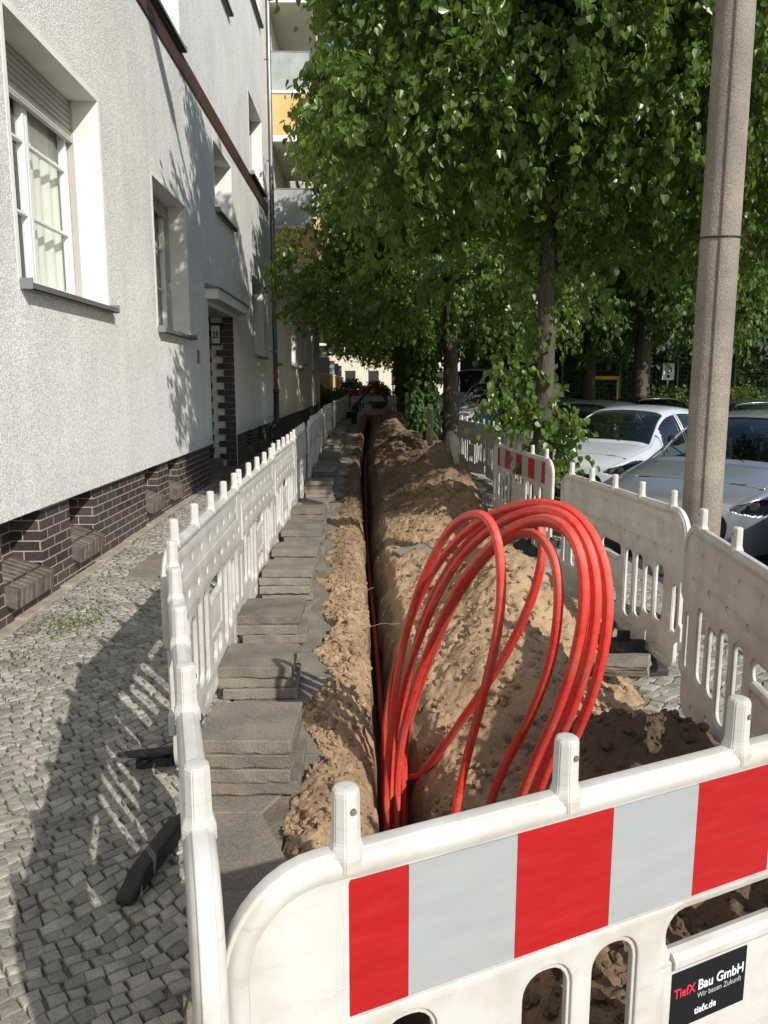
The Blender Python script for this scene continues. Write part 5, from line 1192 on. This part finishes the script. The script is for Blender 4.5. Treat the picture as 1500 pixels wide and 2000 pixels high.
car('hatch', P_DGR, 'dark grey car with chrome window trim, behind the leafy shoots of the near tree', echelon(2.8, 14.1), H45)
car('hatch', P_BLK, 'black car between the dark grey car and the blue car', echelon(2.75, 17.3), H45)
car('hatch', P_BLU, 'shiny blue car parked in front of the white minibus', echelon(2.7, 20.4), H45)
car('van', P_WHI_SHADE, 'white minibus with dark side windows behind the blue car', echelon(2.7, 24.0), H45)
car('van', P_WHI_SHADE, 'tall white van farthest back in the row, behind the minibus', echelon(2.6, 29.5), H45, sc=(1.1, 1.0, 1.27))
car('hatch', P_BLK, 'black estate car across the street behind the roof of the white car', (8.2, 19.3, -.19), R(95), sc=(1.1, 1, 1), detail=False, group='dark cars parked across the street')
car('hatch', P_DGR, 'dark car across the street partly hidden behind the lamp post', (8.3, 14.2, -.19), R(92), detail=False, group='dark cars parked across the street')
car('hatch', P_BLK, 'dark car across the street left of the sun-dappled trunk', (7.6, 25.6, -.19), R(95), detail=False, group='dark cars parked across the street')
car('hatch', P_DGR, 'dark grey car whose nose just shows at the right edge below the silver car', echelon(3.35, 4.15), H45)

# ------------------------------------------------------------------ sports fence, sign, shed wall across the street
def fence():
    GRN = mat('green_fence', (.02, .13, .10), .5, .1)
    root = empty('sports_fence', (0, 31, 0))
    for x in (7.6, 9.9, 12.2, 14.5, 16.8, 19.1, 21.4):
        b = MB(); b.box(x, x + .09, -.04, .05, -.2, 4.4); b.build('post', GRN, root)
    b = MB()
    for i in range(24): b.box(7.6, 21.4, .0, .012, -.05 + i * .17, -.05 + i * .17 + .012)
    x = 7.6
    while x < 21.4: b.box(x, x + .009, -.012, -.003, -.05, 4.0); x += .14
    b.build('wire_mesh', GRN, root); tag(root, 'tall green wire mesh sports fence behind the parked cars and trees', 'fence')
    r2 = empty('grey_hall', (0, 52, 0)); wins = [(8 + 3 * i, 9.8 + 3 * i, 1.0, 2.2) for i in range(6)]
    b = facade_mesh('w', 0, 6, 30, -.3, 5.2, wins, None, None, axis='y'); b.add([(6, 0, 5.2), (30, 0, 5.2), (30, 8, 5.6), (6, 8, 5.6)], [(0, 1, 2, 3)]); b.build('wall', mat('grey_cladding', (.07, .085, .09), .7, .1), r2)
    for a, c, z0, z1 in wins: q = MB(); q.box(a, c, .1, .14, z0, z1); q.build('window', MT['seal'], r2)
    tag(r2, 'low grey hall behind the green fence', 'building')
    s = empty('notice_sign', (10.9, 28.5, -.1)); b = MB(); b.tube([(0, 0, 0), (0, 0, 2.4)], .03, 8); b.build('post', MT['metal'], s)
    b = MB(); b.box(-.22, .22, -.05, -.035, 1.9, 2.5); b.build('panel', MT['white'], s, bevel=.01)
    b = MB(); b.tube([(.11 * math.cos(R(a)), -.055, 2.27 + .11 * math.sin(R(a))) for a in range(0, 361, 30)], .022, 6); b.tube([(-.07, -.055, 2.20), (.07, -.055, 2.34)], .018, 6); b.box(-.05, .05, -.06, -.052, 1.98, 2.08); b.build('symbol', MT['seal'], s)
    tag(s, 'small white notice sign on a thin post in front of the green fence', 'sign')
    s = empty('height_barrier', (9.2, 30, -.1)); YL = mat('yellow_steel', (.62, .42, .03), .5)
    for xx in (-.9, .35): b = MB(); b.tube([(xx, 0, 0), (xx, 0, 2.0)], .045, 8); b.build('upright', YL, s)
    b = MB(); b.box(-.95, .4, -.04, .04, 1.93, 2.05); b.build('crossbar', YL, s)
    tag(s, 'yellow steel frame standing by the green fence', 'frame')
fence()

# ------------------------------------------------------------------ far end of the works
def excavator():
    RD = mat('excavator_red', (.24, .014, .018), .5, .2, 4); GY = mat('excavator_grey', (.05, .05, .055), .6, .2)
    root = empty('mini_excavator', (1.55, 40.5, 0))
    for s in (-1, 1):
        b = MB(); b.prism([(-.75, .08), (-.6, 0), (.6, 0), (.75, .12), (.72, .34), (.6, .4), (-.6, .4), (-.75, .3)], s * .45 - .12, s * .45 + .12, axis='y'); b.build('track', MT['rubber'], root, bevel=.02)
    b = MB(); b.box(-.5, .75, -.5, .5, .45, .95); b.box(.2, .8, -.5, .5, .95, 1.2); b.build('body', RD, root, bevel=.06)
    b = MB()
    for x in (-.4, .3):
        for y_ in (-.4, .4): b.tube([(x, y_, .95), (x, y_, 1.9)], .03, 6)
    b.box(-.5, .4, -.5, .5, 1.9, 1.97); b.build('canopy', GY, root, bevel=.01)
    b = MB(); b.prism([(-.55, .75), (-.75, .80), (-1.45, 1.72), (-1.55, 2.05), (-1.35, 2.02), (-1.15, 1.75)], -.09, .09, axis='y'); b.build('boom', RD, root, bevel=.015)
    b = MB(); b.prism([(-1.38, 2.05), (-1.52, 2.10), (-2.45, 1.05), (-2.72, .72), (-2.60, .62), (-2.30, .98)], -.07, .07, axis='y'); b.build('stick', RD, root, bevel=.015)
    b = MB(); b.tube([(-.7, 0, .95), (-1.3, 0, 1.95)], .035, 8); b.tube([(-1.4, .12, 2.0), (-2.3, .12, 1.2)], .035, 8); b.build('hydraulic_ram', MT['metal'], root)
    b = MB(); b.prism([(-2.55, .8), (-2.75, .75), (-2.95, .45), (-2.85, .22), (-2.60, .15), (-2.45, .35)], -.22, .22, axis='y'); b.build('bucket', GY, root, bevel=.01)
    root.scale = (.85, .85, .85); tag(root, 'small red excavator with folded arm at the far end of the trench', 'excavator')
excavator()
b = MB(); b.tube([(0, 0, 0), (0, 0, .02), (0, 0, .5)], [.18, .20, .24], 16); o = b.build('bucket', MT['seal'], smooth=False); o.location = (-.75, 33.0, .0); tag(o, 'black bucket standing beside the far slab stacks', 'bucket')
b = MB(); b.tube([(0, 0, .35), (0, 0, .38), (0, 0, .7)], [.22, .3, .5], 14); b.tube([(-.8, -.25, .62), (0, -.3, .55), (.5, -.1, .25)], .02, 6); b.tube([(-.8, .25, .62), (0, .3, .55), (.5, .1, .25)], .02, 6)
b.tube([(.5, -.05, .2), (.5, .05, .2)], .2, 14); o = b.build('wheelbarrow', MT['metal']); o.location = (.45, 37.5, .15); o.rotation_euler = (0, 0, R(30)); tag(o, 'grey wheelbarrow standing below the excavator arm', 'wheelbarrow')
b = MB(); b.tube([(.5 * math.cos(a / 6) * (1 + .15 * math.sin(a)), .5 * math.sin(a / 6), .04 * math.sin(a * .7) + a * .004) for a in range(80)], .02, 7); o = b.build('hose_coil', MT['red'], smooth=True); o.location = (.3, 36.0, .15); o.rotation_euler = (R(20), 0, 0); tag(o, 'red hose lying in loops beside the wheelbarrow', 'hose')
def traffic_sign():
    s = empty('traffic_sign', (2.0, 58, -.1)); b = MB(); b.tube([(0, 0, 0), (0, 0, 4.0)], .035, 8); b.build('post', MT['metal'], s)
    b = MB(); b.prism([(.32 * math.cos(R(a)), 3.6 + .32 * math.sin(R(a))) for a in range(0, 360, 20)], .04, .055, axis='y'); b.box(-.3, .3, .04, .055, 2.5, 3.1); b.build('plate', MT['metal'], s)
    tag(s, 'pair of sign plates seen from behind on a post in the far distance', 'sign')
traffic_sign()
b = MB()
for i in range(5): b.box(-.02, .02, i * .6 - .02, i * .6 + .02, 0, 1.25)
for i in range(20): b.box(-.005, .005, 0, 2.4, .1 + i * .055, .108 + i * .055)
o = b.build('garden_fence', mat('garden_green', (.015, .10, .06), .5)); o.location = (-2.2, 39.3, 0); tag(o, 'short green wire garden fence beside the far left barriers', 'fence')

# ------------------------------------------------------------------ small loose things on the dig
def rock(loc, size, rot, m, name, label, cat, seed, grp=None):
    bm = bmesh.new(); bmesh.ops.create_cube(bm, size=1); bmesh.ops.subdivide_edges(bm, edges=bm.edges, cuts=4, use_grid_fill=True); q = random.Random(seed)
    for v in bm.verts: v.co = Vector((v.co.x * size[0] + q.uniform(-.006, .006), v.co.y * size[1] + q.uniform(-.006, .006), v.co.z * size[2] + q.uniform(-.004, .004)))
    me = bpy.data.meshes.new(name); bm.to_mesh(me); bm.free(); me.materials.append(m); o = bpy.data.objects.new(name, me); COL.objects.link(o)
    o.location = loc; o.rotation_euler = [R(a) for a in rot]; return tag(o, label, cat, grp)
rock((1.32, 4.05, .10), (.42, .12, .06), (18, -8, -28), MT['slab'], 'broken_slab', 'sandy broken slab lying at the right foot of the heap behind the coil', 'slab piece', 1)
rock((1.10, 4.9, .34), (.16, .10, .05), (10, 20, 40), MT['slab'], 'broken_slab', 'small grey slab chip resting high on the sunlit heap', 'slab piece', 2)
rock((.42, 7.3, .03), (.34, .26, .03), (6, -6, 20), MT['slab'], 'broken_slab', 'flat crust of old paving lying on the trench edge before the shaded heap', 'slab piece', 3)
rock((1.62, 5.0, -.03), (.5, .06, .22), (10, 0, 62), MT['slab'], 'kerb_stone', 'upright edging stone leaning under the right barrier panel', 'edging stone', 4)
def root_(pts, rad, label):
    b = MB(); b.tube(smooth_path(pts, 5), rad, 5); tag(b.build('root', mat('root', (.20, .15, .09), .9), smooth=True), label, 'root')
root_([(-.03, 5.2, -.06), (.03, 5.15, -.03), (.09, 5.2, .0), (.15, 5.12, -.02), (.21, 5.16, -.01)], .003, 'thin pale root sticking across the trench left of the coil')
root_([(.16, 4.0, -.30), (.10, 3.98, -.26), (.08, 4.05, -.20)], .003, 'thin root poking from the right wall of the trench near the coil')
root_([(-.05, 6.3, -.10), (.0, 6.28, -.06), (.03, 6.35, -.07)], .0025, 'short root hanging from the left trench edge')
